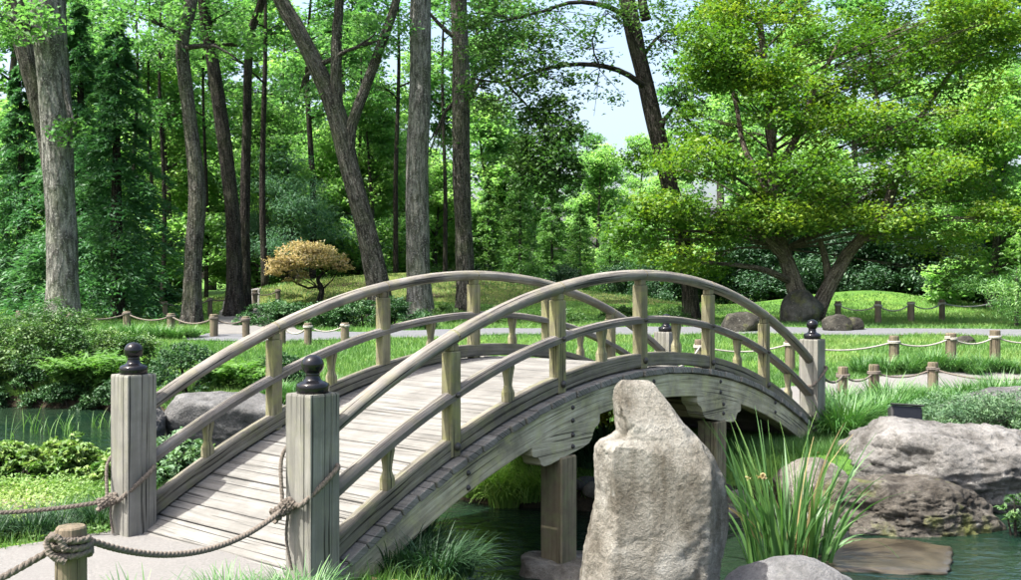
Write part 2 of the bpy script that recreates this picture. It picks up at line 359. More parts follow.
def gh(x, y):
    x = np.asarray(x, float); y = np.asarray(y, float)
    z = 0.34 * sstep(13, 28, y) + 0.5 * sstep(36, 70, y)
    z = z + 1.45 * np.exp(-(((x + 4.0) / 5.6) ** 2 + ((y - 41) / 4.6) ** 2)) + 0.5 * np.exp(-(((x + 9) / 3.2) ** 2 + ((y - 38) / 3) ** 2))
    z = z + 0.75 * np.exp(-(((x - 14) / 4.0) ** 2 + ((y - 41) / 3.5) ** 2)) + 0.5 * np.exp(-(((x - 3.5) / 4) ** 2 + ((y - 40) / 3) ** 2))
    z = z + (vnoise(x * 0.6, y * 0.6, 3) - 0.5) * 0.06 + (vnoise(x * 2.2, y * 2.2, 5) - 0.5) * 0.03
    near = (np.abs(x) < 16) & (y < 19)
    d = np.where(near, 9.0, 9.0)
    if near.any():
        dd = sdist(x[near] if x.ndim else x, y[near] if y.ndim else y, POND)
        if x.ndim: d[near] = dd
        else: d = dd
    d = d + (vnoise(x * 1.5, y * 1.5, 9) - 0.5) * 0.25 * (np.abs(d) < 1.5)
    k = sstep(-0.45, 0.35, d)
    return z * k + (-0.85) * (1 - k)
def g1(x, y): return float(gh(np.array([x]), np.array([y]))[0])
def gpx(x, y):
    """where the ray of a photo pixel meets the ground"""
    Y = np.arange(3.0, 140, 0.05); k = H - (y - HY) / F * Y <= gh((x - CX) / F * Y, Y)
    return px(x, y, float(Y[np.argmax(k)]))
def axis(parts):
    out = []
    for a, b, s in parts: out += list(np.arange(a, b, s))
    return np.array(out + [parts[-1][1]])
xs = axis([(-500, -60, 60), (-60, -16, 2), (-16, -6, 0.5), (-6, 6, 0.16), (6, 18, 0.5), (18, 60, 2), (60, 500, 60)])
ys = axis([(-60, -4, 8), (-4, 2.5, 0.6), (2.5, 13, 0.16), (13, 20, 0.3), (20, 50, 0.6), (50, 110, 4), (110, 900, 80)])
gx, gy = np.meshgrid(xs, ys); Z = gh(gx.ravel(), gy.ravel())
nx, ny = len(xs), len(ys); I = np.arange(nx * ny).reshape(ny, nx)
FQ = np.stack([I[:-1, :-1].ravel(), I[:-1, 1:].ravel(), I[1:, 1:].ravel(), I[1:, :-1].ravel()], 1)
gme = mesh('ground', np.stack([gx.ravel(), gy.ravel(), Z], 1), FQ, M['ground'], smooth=True); gme.materials.append(M['moss'])
cx = gx.ravel()[FQ].mean(1); cy = gy.ravel()[FQ].mean(1); cz = Z[FQ].mean(1)
gme.polygons.foreach_set('material_index', ((cx > -14) & (cx < 8) & (cy > 35.5) & (cy < 47) & (cz > 0.62 + 0.25 * vnoise(cx, cy, 2))).astype(np.int32))
tag(link('ground', gme), kind='structure')
wv = [(-30, -2, WATER), (30, -2, WATER), (30, 19, WATER), (-30, 19, WATER)]
wx = np.linspace(-14, 12, 60); wy = np.linspace(2, 17, 40); a, b = np.meshgrid(wx, wy); I = np.arange(2400).reshape(40, 60)
tag(link('pond_water', mesh('pond_water', np.stack([a.ravel(), b.ravel(), np.full(2400, WATER)], 1), np.stack([I[:-1, :-1].ravel(), I[:-1, 1:].ravel(), I[1:, 1:].ravel(), I[1:, :-1].ravel()], 1), M['water'])), kind='structure')
PATHS = []
def path(name, line, mat, lift=0.012, step=0.25):
    """line of (x, y, width): ribbon laid on the ground"""
    L = sum(math.dist(line[i][:2], line[i + 1][:2]) for i in range(len(line) - 1)); n = int(L / step) + 2; S = spline(line, n); m = 9
    T = np.gradient(S[:, :2], axis=0); T /= np.linalg.norm(T, axis=1)[:, None]; nrm = np.stack([-T[:, 1], T[:, 0]], 1)
    V = []
    for i in range(n):
        for j in range(m):
            t = (j / (m - 1) - 0.5); w = S[i, 2] * (1 + 0.12 * (noise.noise((S[i, 0] * 1.3, S[i, 1] * 1.3, j * 0.9 + 3)) if j in (0, m - 1) else 0))
            x, y = S[i, :2] + nrm[i] * w * t; V.append((x, y, 0))
    V = np.array(V); V[:, 2] = gh(V[:, 0], V[:, 1]) + lift
    I = np.arange(n * m).reshape(n, m); Fq = np.stack([I[:-1, :-1].ravel(), I[:-1, 1:].ravel(), I[1:, 1:].ravel(), I[1:, :-1].ravel()], 1)
    me = mesh(name, V, Fq, mat, smooth=True)
    if me.polygons[0].normal.z < 0: me.flip_normals()
    PATHS.append(S); return tag(link(name, me), kind='structure')
def on_path(x, y, extra=0.0):
    r = np.zeros(x.shape, bool)
    for S in PATHS:
        for i in range(0, len(S), 1): r |= np.hypot(x - S[i, 0], y - S[i, 1]) < S[i, 2] / 2 + extra
    return r
A_ = 0.894; U = Vector((math.cos(A_), math.sin(A_), 0)); VV = Vector((-math.sin(A_), math.cos(A_), 0)); BP = Vector((-1.05, 5.49, 0)); BW = 1.725; BL = 6.65
mid0 = BP + VV * (BW / 2); mid1 = mid0 + U * BL
path('path', [(*(mid0 + U * 0.35)[:2], 1.75), (*(mid0 - U * 0.7 + VV * 0.15)[:2], 2.0), (*(mid0 - U * 2.2 + VV * 0.35)[:2], 2.1), (*(mid0 - U * 4.5 + VV * 0.9)[:2], 2.2)], M['path_sand'])
path('path', [(*(mid1 - U * 0.2)[:2], 1.7), (*(mid1 + U * 1.4)[:2], 2.0), (5.3, 14.9, 2.3), (8.4, 16.2, 2.5), (12, 17.2, 2.5), (18, 18.6, 2.6)], M['path_sand'])
path('path', [(-7.2, 23.6, 1.7), (-5.5, 23.6, 2.0), (-3.6, 24.2, 2.2), (0, 25.2, 2.4), (6, 25.6, 2.3), (11, 25.0, 2.3), (18, 22.6, 2.3)], M['path_grey'], 0.02, 0.5)
path('path', [(-5.9, 24.2, 2.2), (-6.6, 26.6, 2.1), (-7.9, 31.0, 1.9), (-9.0, 34.5, 1.3), (-9.8, 38, 1.2), (-11, 44, 1.2)], M['path_sand'], 0.026, 0.5)
path('soil_patch', [(-4.2, 6.9, 0.9), (-3.65, 7.25, 0.75), (-3.3, 7.5, 0.4)], M['soil']); PATHS.pop()

# ------------------------------------------------------------------ the bridge
bridge = thing('arched_footbridge', 'weathered wooden arched footbridge with curved handrails and four black-capped posts', 'bridge', BP, A_)
RC, UM = 6.55, 3.325
def zarc(u, apex): return apex - (RC - math.sqrt(RC * RC - (u - UM) ** 2))
def arcpts(apex, u0, u1, v, n=48): return [(u, v, zarc(u, apex)) for u in np.linspace(u0, u1, n)]
def bolt(u, v, z, s, parent, r=0.017):
    m = MB(); m.lathe([(r * 1.35, 0), (r * 1.35, 0.004), (r, 0.005), (r * 0.92, 0.013), (r * 0.4, 0.018)], 10)
    o = m.obj('bolt', M['iron'], parent, True); o.location = (u, v, z); o.rotation_euler = (R(90) * s, 0, 0)
def rrect(w, h, c): return [(-w / 2 + c, -h / 2), (w / 2 - c, -h / 2), (w / 2, -h / 2 + c), (w / 2, h / 2 - c), (w / 2 - c, h / 2), (-w / 2 + c, h / 2), (-w / 2, h / 2 - c), (-w / 2, -h / 2 + c)]
DK = 0.925                                                     # apex of the deck's top
for side, v in ((-1, 0.0), (1, BW)):
    s = side
    pr = [(0.047 * math.cos(a) * (1.06), 0.043 * math.sin(a)) for a in np.linspace(0, 2 * math.pi, 17)[:-1]]
    jit = lambda i, j, q, L, s=s: (q[0] + 0.002 * noise.noise((L * 4, s, j)), q[1] + 0.003 * noise.noise((L * 1.7, s * 3, 2)))
    sw = sweep(arcpts(1.652, 0.06, BL - 0.06, v, 70), pr, (0, 1, 0), jitter=jit)
    MB().add(*sw).obj('handrail', M['rail'], bridge, True)
    # scarf joints clamped by dark bands
    for k in range(1, 6):
        u = 1.1 * k + 0.02; p = arcpts(1.652, u - 0.006, u + 0.006, v, 2)
        MB().add(*sweep(p, [(x * 1.035, y * 1.035) for x, y in pr], (0, 1, 0))).obj('rail_joint', M['pier'], bridge, True)
    mp = [(-0.046, -0.028), (0.046, -0.028), (0.048, 0.008), (0.036, 0.020), (0.018, 0.027), (0.004, 0.029), (0.002, 0.024), (-0.002, 0.024), (-0.004, 0.029), (-0.018, 0.027), (-0.036, 0.020), (-0.048, 0.008)]
    MB().add(*sweep(arcpts(1.305, 0.06, BL - 0.06, v, 60), mp, (0, 1, 0))).obj('middle_rail', M['rail'], bridge)
    MB().add(*sweep(arcpts(DK + 0.066, 0.06, BL - 0.06, v - s * 0.004, 60), rrect(0.085, 0.105, 0.007), (0, 1, 0))).obj('kerb_rail', M['kerb'], bridge)
    MB().add(*sweep(arcpts(DK - 0.148, -0.12, BL + 0.12, v + s * 0.02, 60), rrect(0.13, 0.185, 0.006), (0, 1, 0))).obj('beam', M['beam'], bridge)
    for k in range(1, 6):
        u = 1.1 * k + random.uniform(-.012, .012); zt = zarc(u, 1.652) - 0.045; zb = zarc(u, DK) + 0.0
        m = MB(); m.box((0, 0, (zt - 0.035 + zb) / 2), (0.088, 0.088, zt - 0.035 - zb), 0.006)
        po = m.obj('rail_post', M['post'], bridge); po.location = (u, v, 0); po.rotation_euler = (0, 0, R(random.uniform(-2, 2)))
        MB().box((0, 0, zt - 0.012), (0.07, 0.07, 0.05), 0.008).obj('neck_block', M['pier'], po)
        bolt(u + .002, v + s * 0.05, zb + 0.065, -s, bridge, 0.02); bolt(u, v + s * 0.054, zarc(u, 1.305), -s, bridge, 0.013)
        for dz in (-0.10, -0.19): bolt(u + 0.06, v + s * 0.084, zb + dz, -s, bridge, 0.013)
    for k in range(6):
        u = 0.55 + 1.1 * k; zt = zarc(u, 1.305) - 0.024; zb = zarc(u, DK) + 0.11; hh = zt - zb
        pts = [(0, 0, zb + hh * t) for t in (0, 0.02, 0.26, 0.30, 0.36, 0.44, 0.60, 0.86, 0.90, 0.97, 1)]
        sc = [1.0, 1.06, 1.06, 0.97, 0.80, 0.66, 0.74, 1.0, 1.06, 1.06, 0.95]
        b = MB().add(*sweep(pts, rrect(0.064, 0.064, 0.006), scale=sc)).obj('baluster', M['post'], bridge); b.location = (u, v, 0)
    for k, pu in enumerate((2.2, 4.45)):
        pz = zarc(pu, DK - 0.24); pv = v + s * 0.01
        pier = MB().box((pu, pv, (pz - 0.19 + WATER - 0.25) / 2), (0.185, 0.185, pz - 0.19 - WATER + 0.25), 0.010).obj('pier', M['pier'], bridge)
        # corbel under the beam with scrolled ends, laid along the slope
        prof = []
        top = [(-0.40, 0), (0.40, 0)]
        lo = [(0.40, -0.055), (0.375, -0.075), (0.34, -0.085), (0.315, -0.115), (0.30, -0.15), (0.265, -0.175), (0.20, -0.185), (-0.20, -0.185), (-0.265, -0.175), (-0.30, -0.15), (-0.315, -0.115), (-0.34, -0.085), (-0.375, -0.075), (-0.40, -0.055)]
        pl = [(pu + x, zarc(pu + x, DK - 0.237) + y) for x, y in top + lo]
        pl = [(pu + x, zarc(pu + x, DK - 0.237)) for x in np.linspace(-0.40, 0.40, 7)] + pl[2:]
        nk = len(pl); V = [(x, pv - 0.075, z) for x, z in pl] + [(x, pv + 0.075, z) for x, z in pl]
        Fa = [tuple(range(nk)), tuple(range(2 * nk - 1, nk - 1, -1))] + [(j, j + nk, (j + 1) % nk + nk, (j + 1) % nk) for j in range(nk)]
        MB().add(V, Fa, [(v_[2], v_[0] + 4) for v_ in V]).obj('corbel', M['beam'], bridge)
        for dz in (-0.05, -0.13): bolt(pu + 0.06, pv + s * 0.076, pz + dz, -s, bridge, 0.013)
# cross beams between the piers
for pu in (2.2, 4.45):
    pz = zarc(pu, DK - 0.24)
    MB().box((pu, BW / 2, pz - 0.10), (0.11, BW - 0.16, 0.15), 0.006, 1).obj('cross_beam', M['pier'], bridge)
# deck planks
plank_me = []
for i in range(6):
    m = MB(); m.box((0, 0, -0.024), (0.141, BW + 0.225, 0.047), 0.005, 1)
    for q in range(len(m.V)):
        x, y, z = m.V[q]; m.V[q] = (x + 0.0015 * noise.noise((y * 3, i * 5, 0)), y + 0.006 * noise.noise((x * 9, i, y)), z)
    plank_me.append(m.me('plank', M['deck']))
arc = math.asin((UM + 0.10) / RC); n_pl = int(2 * arc * RC / 0.1475)
for i in range(n_pl):
    a = -arc + (i + 0.5) * 2 * arc / n_pl; u = UM + RC * math.sin(a)
    o = link('plank', plank_me[i % 6 if i % 5 else random.randrange(6)], bridge)
    o.location = (u, BW / 2 + random.uniform(-.008, .008), zarc(u, DK) + random.uniform(-.0025, .0025)); o.rotation_euler = (0, a + R(random.uniform(-.6, .6)), R(random.uniform(-.25, .25)))
# newel posts with finials
NH = 1.02
pf = []
for k in range(4):
    c, s_ = math.cos(k * math.pi / 2), math.sin(k * math.pi / 2)
    for (x, y) in ((0.099, -0.099), (0.099, -0.052), (0.094, -0.049), (0.094, -0.045), (0.099, -0.042), (0.099, 0.093)): pf.append((x * c - y * s_, x * s_ + y * c))
for u, v, dz in ((0, 0, 0), (0, BW, 0.0), (BL, 0, -0.02), (BL, BW, 0.0)):
    pts = [(0, 0, z) for z in (-0.35, 0.0, 0.3, 0.6, 0.9, NH - 0.012, NH)]
    m = MB().add(*sweep(pts, pf, (1, 0, 0), scale=[1, 1, 1, 1, 1, 1, 0.965]))
    np_ = m.obj('newel_post', M['newel'], bridge); np_.location = (u, v, dz); np_.rotation_euler = (0, 0, R(random.uniform(-1.5, 1.5)))
    fin = [(0.084, 0.0), (0.087, 0.012), (0.089, 0.040), (0.084, 0.050), (0.070, 0.058), (0.052, 0.064), (0.044, 0.072), (0.039, 0.084), (0.037, 0.096), (0.038, 0.104)]
    fin += [(0.060 * math.cos(a), 0.148 + 0.055 * math.sin(a)) for a in np.linspace(-0.9, 1.5, 14)]
    f = MB().lathe(fin, 28).obj('finial', M['black'], np_, True); f.location = (0, 0, NH)

# ------------------------------------------------------------------ ropes and rope posts
ROPE = []
for j in range(18):
    a = 2 * math.pi * j / 18; ROPE.append(((0.74 + 0.26 * abs(math.cos(1.5 * a))) * math.cos(a), (0.74 + 0.26 * abs(math.cos(1.5 * a))) * math.sin(a)))
def rope_mb(pts, r=0.0155, pitch=0.085, step=0.011, m=None):
    L = sum(math.dist(pts[i], pts[i + 1]) for i in range(len(pts) - 1)); n = max(4, int(L / step)); S = spline(pts, n)
    return (m or MB()).add(*sweep([Vector(p) for p in S], ROPE, scale=[r] * n, twist=[i * L / n / pitch * 2 * math.pi for i in range(n)]))
def sag(a, b, d, n=9):
    return [tuple(Vector(a).lerp(Vector(b), t) - Vector((0, 0, d * 4 * t * (1 - t)))) for t in np.linspace(0, 1, n)]
def loop(c, r, tilt, rot, a0=0, a1=2 * math.pi, n=22, sq=0.0, dz=0):
    out = []
    for a in np.linspace(a0, a1, n):
        x, y = math.cos(a), math.sin(a); k = 1 / max(abs(x), abs(y)) if sq else 1; k = k * sq + (1 - sq)
        q = Vector((x * k * r, y * k * r, 0)); q.z = tilt * q.x + dz * (a - a0) / 6.283
        ca, sa = math.cos(rot), math.sin(rot); out.append((c[0] + q.x * ca - q.y * sa, c[1] + q.x * sa + q.y * ca, c[2] + q.z))
    return out
def knot(p, d, m, nturn=4, r=0.028, rr=0.015, ln=0.13):
    """coil of rope wound about the line through p along d"""
    d = Vector(d).normalized(); a = d.orthogonal().normalized(); b = d.cross(a); pts = []
    for i in range(nturn * 10 + 1):
        t = i / (nturn * 10); w = 2 * math.pi * nturn * t; q = Vector(p) + d * (t - 0.5) * ln + (a * math.cos(w) + b * math.sin(w)) * (r + 0.004 * math.sin(w * 2.3)); pts.append(tuple(q))
    rope_mb(pts, rr, 0.07, 0.012, m)
def W(u, v, z): return tuple(BP + U * u + VV * v + Vector((0, 0, z)))
# slanting loop about each newel and the rope leading away
def newel_rope(label, u, v, zc, tilt_rot, kz, target, d, groupname, mat='rope', r=0.0155):
    m = MB(); c = W(u, v, zc)
    rope_mb(loop(c, 0.117, 0.85, A_ + tilt_rot, 0, 6.5, 44, 0.62), r, m=m)
    return m
m = newel_rope('', 0, BW, 0.34, R(-20), 0, None, 0, '')
kA = W(-0.15, BW + 0.05, 0.23); farA = (-4.6, 6.3, 0.34)
knot(kA, Vector((-0.9, -0.1, -0.35)), m, 5, 0.026); rope_mb(sag(kA, farA, 0.11), m=m)
rope_mb([W(-0.125, BW + 0.03, 0.28), W(-0.135, BW + 0.04, 0.15), W(-0.13, BW + 0.02, 0.03)], 0.009, m=m); rope_mb([kA, W(-0.118, BW + 0.11, 0.44), W(-0.05, BW + 0.118, 0.53)], 0.012, m=m)
tag(m.obj('rope', M['rope']), 'twisted rope knotted to the bridge post on the lawn side and drooping over the grass', 'rope')
m = newel_rope('', 0, 0, 0.54, R(-20), 0, None, 0, '')
kB = W(-0.155, 0.055, 0.42); RP = Vector((-1.70, 4.0, 0)); rz = g1(RP.x, RP.y)
knot(kB, Vector((-0.8, -0.3, -0.55)), m, 5, 0.026)
pr_ = (RP.x + 0.05, RP.y + 0.055, 0.60); rope_mb(sag(kB, pr_, 0.13, 11), m=m)
rope_mb([W(-0.125, 0.03, 0.48), W(-0.14, 0.045, 0.28), W(-0.125, 0.02, 0.10)], 0.009, m=m); rope_mb([kB, W(-0.118, 0.115, 0.66), W(-0.05, 0.118, 0.76)], 0.012, m=m)
tag(m.obj('rope', M['rope']), 'twisted rope hanging from the knotted bridge post beside grass tufts to the short round post', 'rope')
def bollard(x, y, h, r, label, group=None, mat='bollard', sides=20):
    z = g1(x, y); o = thing('rope_post', label, 'post', (x, y, z), random.uniform(0, 6), group)
    jit = lambda i, j, q, L: (q[0] * (1 + 0.03 * noise.noise((j * 1.9, L * 2, x))), q[1] * (1 + 0.03 * noise.noise((j * 1.9, L * 2, x))))
    pts = [(0, 0, t) for t in (-0.2, 0, h * 0.3, h * 0.6, h - 0.03, h - 0.006, h)]
    MB().add(*sweep(pts, circle(sides, r), scale=[1, 1, 1, 1, 1, 0.96, 0.88], jitter=jit)).obj('shaft', M[mat], o); return o, z
b0, bz = bollard(RP.x, RP.y, 0.67 - rz, 0.058, 'short round wooden post wrapped in several turns of rope beside the path')
m = MB(); rope_mb([(0.070 * math.cos(a), 0.070 * math.sin(a), 0.555 + 0.075 * a / 18.8 + 0.012 * math.sin(a * .9)) for a in np.linspace(0, 18.8, 90)], 0.0145, m=m)
rope_mb([(0.02, -0.095, 0.55), (-0.03, -0.105, 0.58), (-0.05, -0.095, 0.63), (-0.01, -0.10, 0.645), (0.02, -0.098, 0.60)], 0.0145, m=m)
w = m.obj('rope_wrapping', M['rope'], b0); w.rotation_euler.z = -b0.rotation_euler.z
m = rope_mb(sag((RP.x - 0.07, RP.y + 0.02, 0.58), (-2.9, 2.2, 0.55), 0.16))
tag(m.obj('rope', M['rope']), 'twisted rope running low from the rope-wrapped short post towards the path', 'rope')
b1, _ = bollard(-4.6, 6.3, 0.5, 0.066, 'short round post on the lawn holding the rope from the bridge post')
bollard(-2.9, 2.2, 0.62, 0.066, 'short round post at the path edge beyond the rope-wrapped post')
def fence(pts, group, label, rlabel, mat='pale_rope', h=0.5, r=0.06, dip=0.12, rr=0.013, pm='bollard', first=None):
    P = []
    for i, (x, y) in enumerate(pts):
        o, z = bollard(x, y, h + random.uniform(-.04, .04), r * random.uniform(.9, 1.1), label, group, pm, 14); tz = z + h - 0.09
        m = MB(); m.add(*sweep([Vector((1.12 * r * math.cos(a), 1.12 * r * math.sin(a), h - 0.11 + 0.04 * a / 12.6)) for a in np.linspace(0, 12.6, 40)], circle(6, rr)))
        m.obj('rope_wrapping', M[mat], o); P.append(Vector((x, y, tz)))
    if first is not None: P.insert(0, Vector(first))
    for i in range(len(P) - 1):
        q = sag(P[i], P[i + 1], dip * random.uniform(.8, 1.2), 15)
        tag(MB().add(*sweep([Vector(t) for t in q], circle(6, rr))).obj('rope', M[mat], None, True), rlabel, 'rope', group + ' ropes')
C_ = BP + U * BL; D_ = C_ + VV * BW
m = newel_rope('', BL, 0, 0.62, R(-20), 0, None, 0, '')
tag(m.obj('rope', M['rope']), 'rope looped about the black-capped bridge post at the far bank', 'rope')
def gp(x, y): q = gpx(x, y); return (q.x, q.y)
fence([gp(843, 402), gp(874, 398), gp(933, 394), gp(1040, 404)], 'rope posts on the pond side of the sandy path', 'short round rope post set in strappy grass on the pond side of the sandy path', 'slack rope between posts on the pond side of the sandy path', 'rope', 0.44, 0.07, 0.09, 0.014, first=C_ + Vector((0.1, 0, 0.62)))
fence([gp(700, 374), gp(790, 371), gp(894, 368), gp(951, 364), gp(995, 362), gp(1050, 362)], 'rope posts on the lawn side of the sandy path', 'pale round rope post on the lawn side of the sandy path', 'pale slack rope over the lawn edge of the sandy path', 'pale_rope', 0.54, 0.085, 0.13, 0.016, first=D_ + Vector((0, 0, 0.6)))
fence([gp(20, 333), gp(72, 333), gp(127, 331), gp(171, 334), gp(214, 337), gp(246, 338)], 'rope posts along the far lawn', 'small round rope post on the far lawn before the woodland trees', 'slack rope between the small posts of the far lawn', 'rope', 0.52, 0.085, 0.14, 0.02)
fence([gp(282, 345), gp(308, 346), gp(345, 345)], 'rope posts by the low hedge', 'short rope post beside the dark low hedge at the grey path', 'slack rope between posts beside the dark low hedge', 'pale_rope', 0.5, 0.08, 0.14, 0.018)
fence([gp(165, 321), gp(210, 316), gp(255, 309), gp(278, 306)], 'rope posts up the side path', 'dark small rope post climbing beside the sandy side path under the trees', 'rope climbing beside the sandy side path', 'rope', 0.6, 0.08, 0.12, 0.02)
fence([gp(838, 323), gp(878, 324), gp(911, 322), gp(942, 321), gp(1000, 316)], 'rope posts at the grassy mound', 'rope post at the foot of the rounded grassy mound', 'rope at the foot of the rounded grassy mound', 'pale_rope', 0.62, 0.09, 0.18, 0.02)

# ------------------------------------------------------------------ rocks
def ico(sub):
    import bmesh
    bm = bmesh.new(); bmesh.ops.create_icosphere(bm, subdivisions=sub, radius=1)
    V = np.array([v.co[:] for v in bm.verts]); Fa = np.array([[v.index for v in f.verts] for f in bm.faces]); bm.free(); return V, Fa
ICO = {k: ico(k) for k in (3, 4, 5, 6)}
def rock(name, label, c, d, mat, seed=1, rz=0, sub=5, planes=14, rough=0.06, flat_top=None, group=None, extra=(), sharp=1.0):
    """boulder: softened intersection of half-spaces plus fractal relief; c: centre of base, d: size"""
    r = np.random.default_rng(seed); V, Fa = ICO[sub]; nr = r.normal(size=(planes, 3)); nr /= np.linalg.norm(nr, axis=1)[:, None]; h = r.uniform(0.62, 0.95, planes)
    ex = [(Vector(n_).normalized()[:], hh) for n_, hh in extra]
    if flat_top: ex.append(((0.05, -0.08, 1), flat_top))
    if ex: nr = np.vstack([nr, [e[0] for e in ex]]); h = np.append(h, [e[1] for e in ex])
    dt = V @ nr.T; q = np.where(dt > 0.05, h / np.maximum(dt, 0.05), 9.0); q = np.minimum(q, 1.05)
    k = 22.0 * sharp; rad = -np.log(np.exp(-k * q).mean(1) * q.shape[1]) / k
    out = V * rad[:, None]
    for i in range(len(out)):
        p = Vector(V[i]) * 1.6 + Vector((seed * 3.1, seed * 1.7, 0)); s = rad[i]
        f = noise.fractal(p * 1.2, 0.9, 2.1, 6) * rough * 1.3 + (1 - abs(noise.noise(p * 2.3))) * rough * 0.9
        if sub >= 5: f += noise.fractal(p * 7, 0.7, 2.2, 6) * rough * 0.26 - rough * 0.7 * max(0.0, 0.06 - abs(noise.noise(p * 2.9 + Vector((9, 2, 4))))) / 0.06
        out[i] = V[i] * (s + f)
    out = out / np.abs(out).max(0) * (np.array(d) / 2); out[:, 2] += d[2] * 0.5 - d[2] * 0.12
    o = link(name, mesh(name, out, Fa, mat, smooth=True)); o.location = c; o.rotation_euler = (0, 0, rz)
    return tag(o, label, 'rock', group)
# standing stone, lofted through outlines read off the photograph, at its own distance and thickness
SY = 5.75
rows = [(385, 627, 656), (387, 624, 660), (392, 621, 665), (405, 619, 673), (418, 620, 682), (430, 622, 692), (438, 622, 699), (443, 616, 704), (446, 604, 706), (452, 599, 712), (462, 598, 720), (480, 598, 729), (495, 599, 732), (512, 597, 736), (532, 594, 736), (552, 589, 731), (580, 585, 726), (620, 580, 722), (660, 576, 720), (690, 575, 720)]
ra = np.array(rows, float); zs = H - (ra[:, 0] - HY) / F * SY; xl = (ra[:, 1] - CX) / F * SY; xr = (ra[:, 2] - CX) / F * SY
nz, na = 150, 120; zz = np.linspace(zs[-1], zs[0], nz); XL = np.interp(zz, zs[::-1], xl[::-1]); XR = np.interp(zz, zs[::-1], xr[::-1])
SEC = [(-1.0, 0.45), (-1.0, -0.10), (-0.72, -0.95), (0.20, -1.0), (0.72, -0.80), (1.0, -0.15), (0.72, 0.85), (-0.5, 1.0)]
V = []
for i in range(nz):
    t = i / (nz - 1); cxx = (XL[i] + XR[i]) / 2; rx = (XR[i] - XL[i]) / 2; ry = 0.30 * (1 - 0.30 * t) * (min(1, (1 - t) * 9 + 0.12)) ** 0.5 * (0.78 if zz[i] > H - (443 - HY) / F * SY else 1.0)
    yc = SY + 0.18 + (0.06 if zz[i] > H - (443 - HY) / F * SY else 0)
    for j in range(na):
        a = 2 * math.pi * j / na; dx, dy = math.cos(a), math.sin(a); q = 9.0; acc = 0.0
        for (x0, y0), (x1, y1) in zip(SEC, SEC[1:] + SEC[:1]):                   # flat-faced section with softened corners
            nx_, ny_ = y1 - y0, x0 - x1; dd = nx_ * dx + ny_ * dy
            if dd > 1e-6: acc += math.exp(-60 * (nx_ * x0 + ny_ * y0) / dd)
        q = -math.log(acc) / 60; x, y = q * dx, q * dy
        p = Vector((cxx + rx * x, yc + ry * y, zz[i])); nn = Vector((x, y * 1.3, 0)).normalized(); rd = 1 - abs(noise.noise(p * 4.2 + Vector((3, 1, 8))))
        f = noise.fractal(p * 2.2, 0.9, 2.1, 5) * 0.011 + noise.fractal(p * 11, 0.8, 2.2, 5) * 0.009 + noise.fractal(p * 30, 0.8, 2.2, 3) * 0.004 - 0.014 * max(0, rd - 0.965) / 0.035 * (noise.noise(p * 1.7) > 0.05)
        p += nn * f; p.z += noise.noise(p * 4) * 0.010; V.append(p)
Fa = [(i * na + j, i * na + (j + 1) % na, (i + 1) * na + (j + 1) % na, (i + 1) * na + j) for i in range(nz - 1) for j in range(na)] + [tuple(range(na - 1, -1, -1)), tuple(range((nz - 1) * na, nz * na))]
V = np.array([p[:] for p in V]); so3 = np.array([0.78, SY + 0.18, 0.0])
for nv, pt in (((.22, -.80, .56), (.20, -.24, .50)), ((-.80, -.58, .15), (-.33, -.17, .2)), ((0, -1, .10), (0, -.225, .3)), ((.8, -.6, 0), (.37, -.15, 0)), ((.15, -.25, .95), (-.10, -.06, 1.02))):
    nv = np.array(nv) / np.linalg.norm(nv); dd = (V - so3 - np.array(pt)) @ nv; V = V - nv * (np.maximum(dd, 0) * 0.92)[:, None]
bz_ = WATER - 0.35; org = np.array([0.78, SY + 0.18, 0.0])
st = link('standing_stone', mesh('standing_stone', V - org, Fa, M['rock_tan'], smooth=True)); st.location = org
tag(st, 'tall upright tan standing stone with a narrow peak beside the bridge arch', 'rock')
def rpx(x, y, Y): return px(x, y, Y)
rock('boulder', 'small pale grey rounded boulder low in the pond beside the standing stone', (1.62, 6.05, -0.52), (0.86, 0.62, 0.60), M['rock_white'], 3, 0.2, 5, 12, 0.035)
rock('boulder', 'large pinkish grey boulder sloping along the bank below the black floodlight', (4.08, 9.36, -0.62), (2.45, 1.55, 1.26), M['rock_pink'], 12, -0.12, 6, 12, 0.07, extra=[((-0.9, -0.2, 0.35), 0.80), ((0.25, -0.2, 1), 0.62), ((0.1, -1, -0.45), 0.62), ((0.1, -0.8, 0.5), 0.70)], sharp=1.6)
rock('boulder', 'brown mossy boulder at the waterline with a pale worn top', (3.24, 8.50, -0.62), (1.60, 1.20, 0.82), M['rock_wet'], 8, 0.05, 6, 12, 0.075, extra=[((0, 0.15, 1), 0.66), ((-0.5, -1, 0.1), 0.66), ((0.6, -0.8, 0.35), 0.70)], sharp=1.6)
rock('stone_slab', 'flat wet brown stone slab lying at the water surface beside the mossy boulder', (2.72, 7.5, -0.592), (1.35, 1.15, 0.34), M['slab'], 5, 0.25, 5, 6, 0.035, 0.55, extra=[((1, -.7, 0), .55), ((-1, .25, 0), .72), ((.4, 1, 0), .6), ((-.5, -1, 0), .58), ((.9, .5, 0), .7)], sharp=2.0)
rock('boulder', 'grey boulder at the edge of the sandy path above the juniper', (5.55, 11.7, -0.16), (1.55, 0.9, 0.66), M['rock_grey'], 21, 0.25, 5, 12, 0.06, extra=[((-0.6, -0.1, 0.8), 0.6)])
rock('boulder', 'pale boulder half hidden behind the iris leaves near the bridge foot', (2.62, 8.95, -0.42), (0.75, 0.62, 0.58), M['rock_tan'], 14, 0.6, 5, 12, 0.05)
rock('boulder', 'small tan stone low among the iris leaves', (2.42, 8.05, -0.52), (0.55, 0.42, 0.40), M['rock_tan'], 16, 1.0, 4, 12, 0.05)
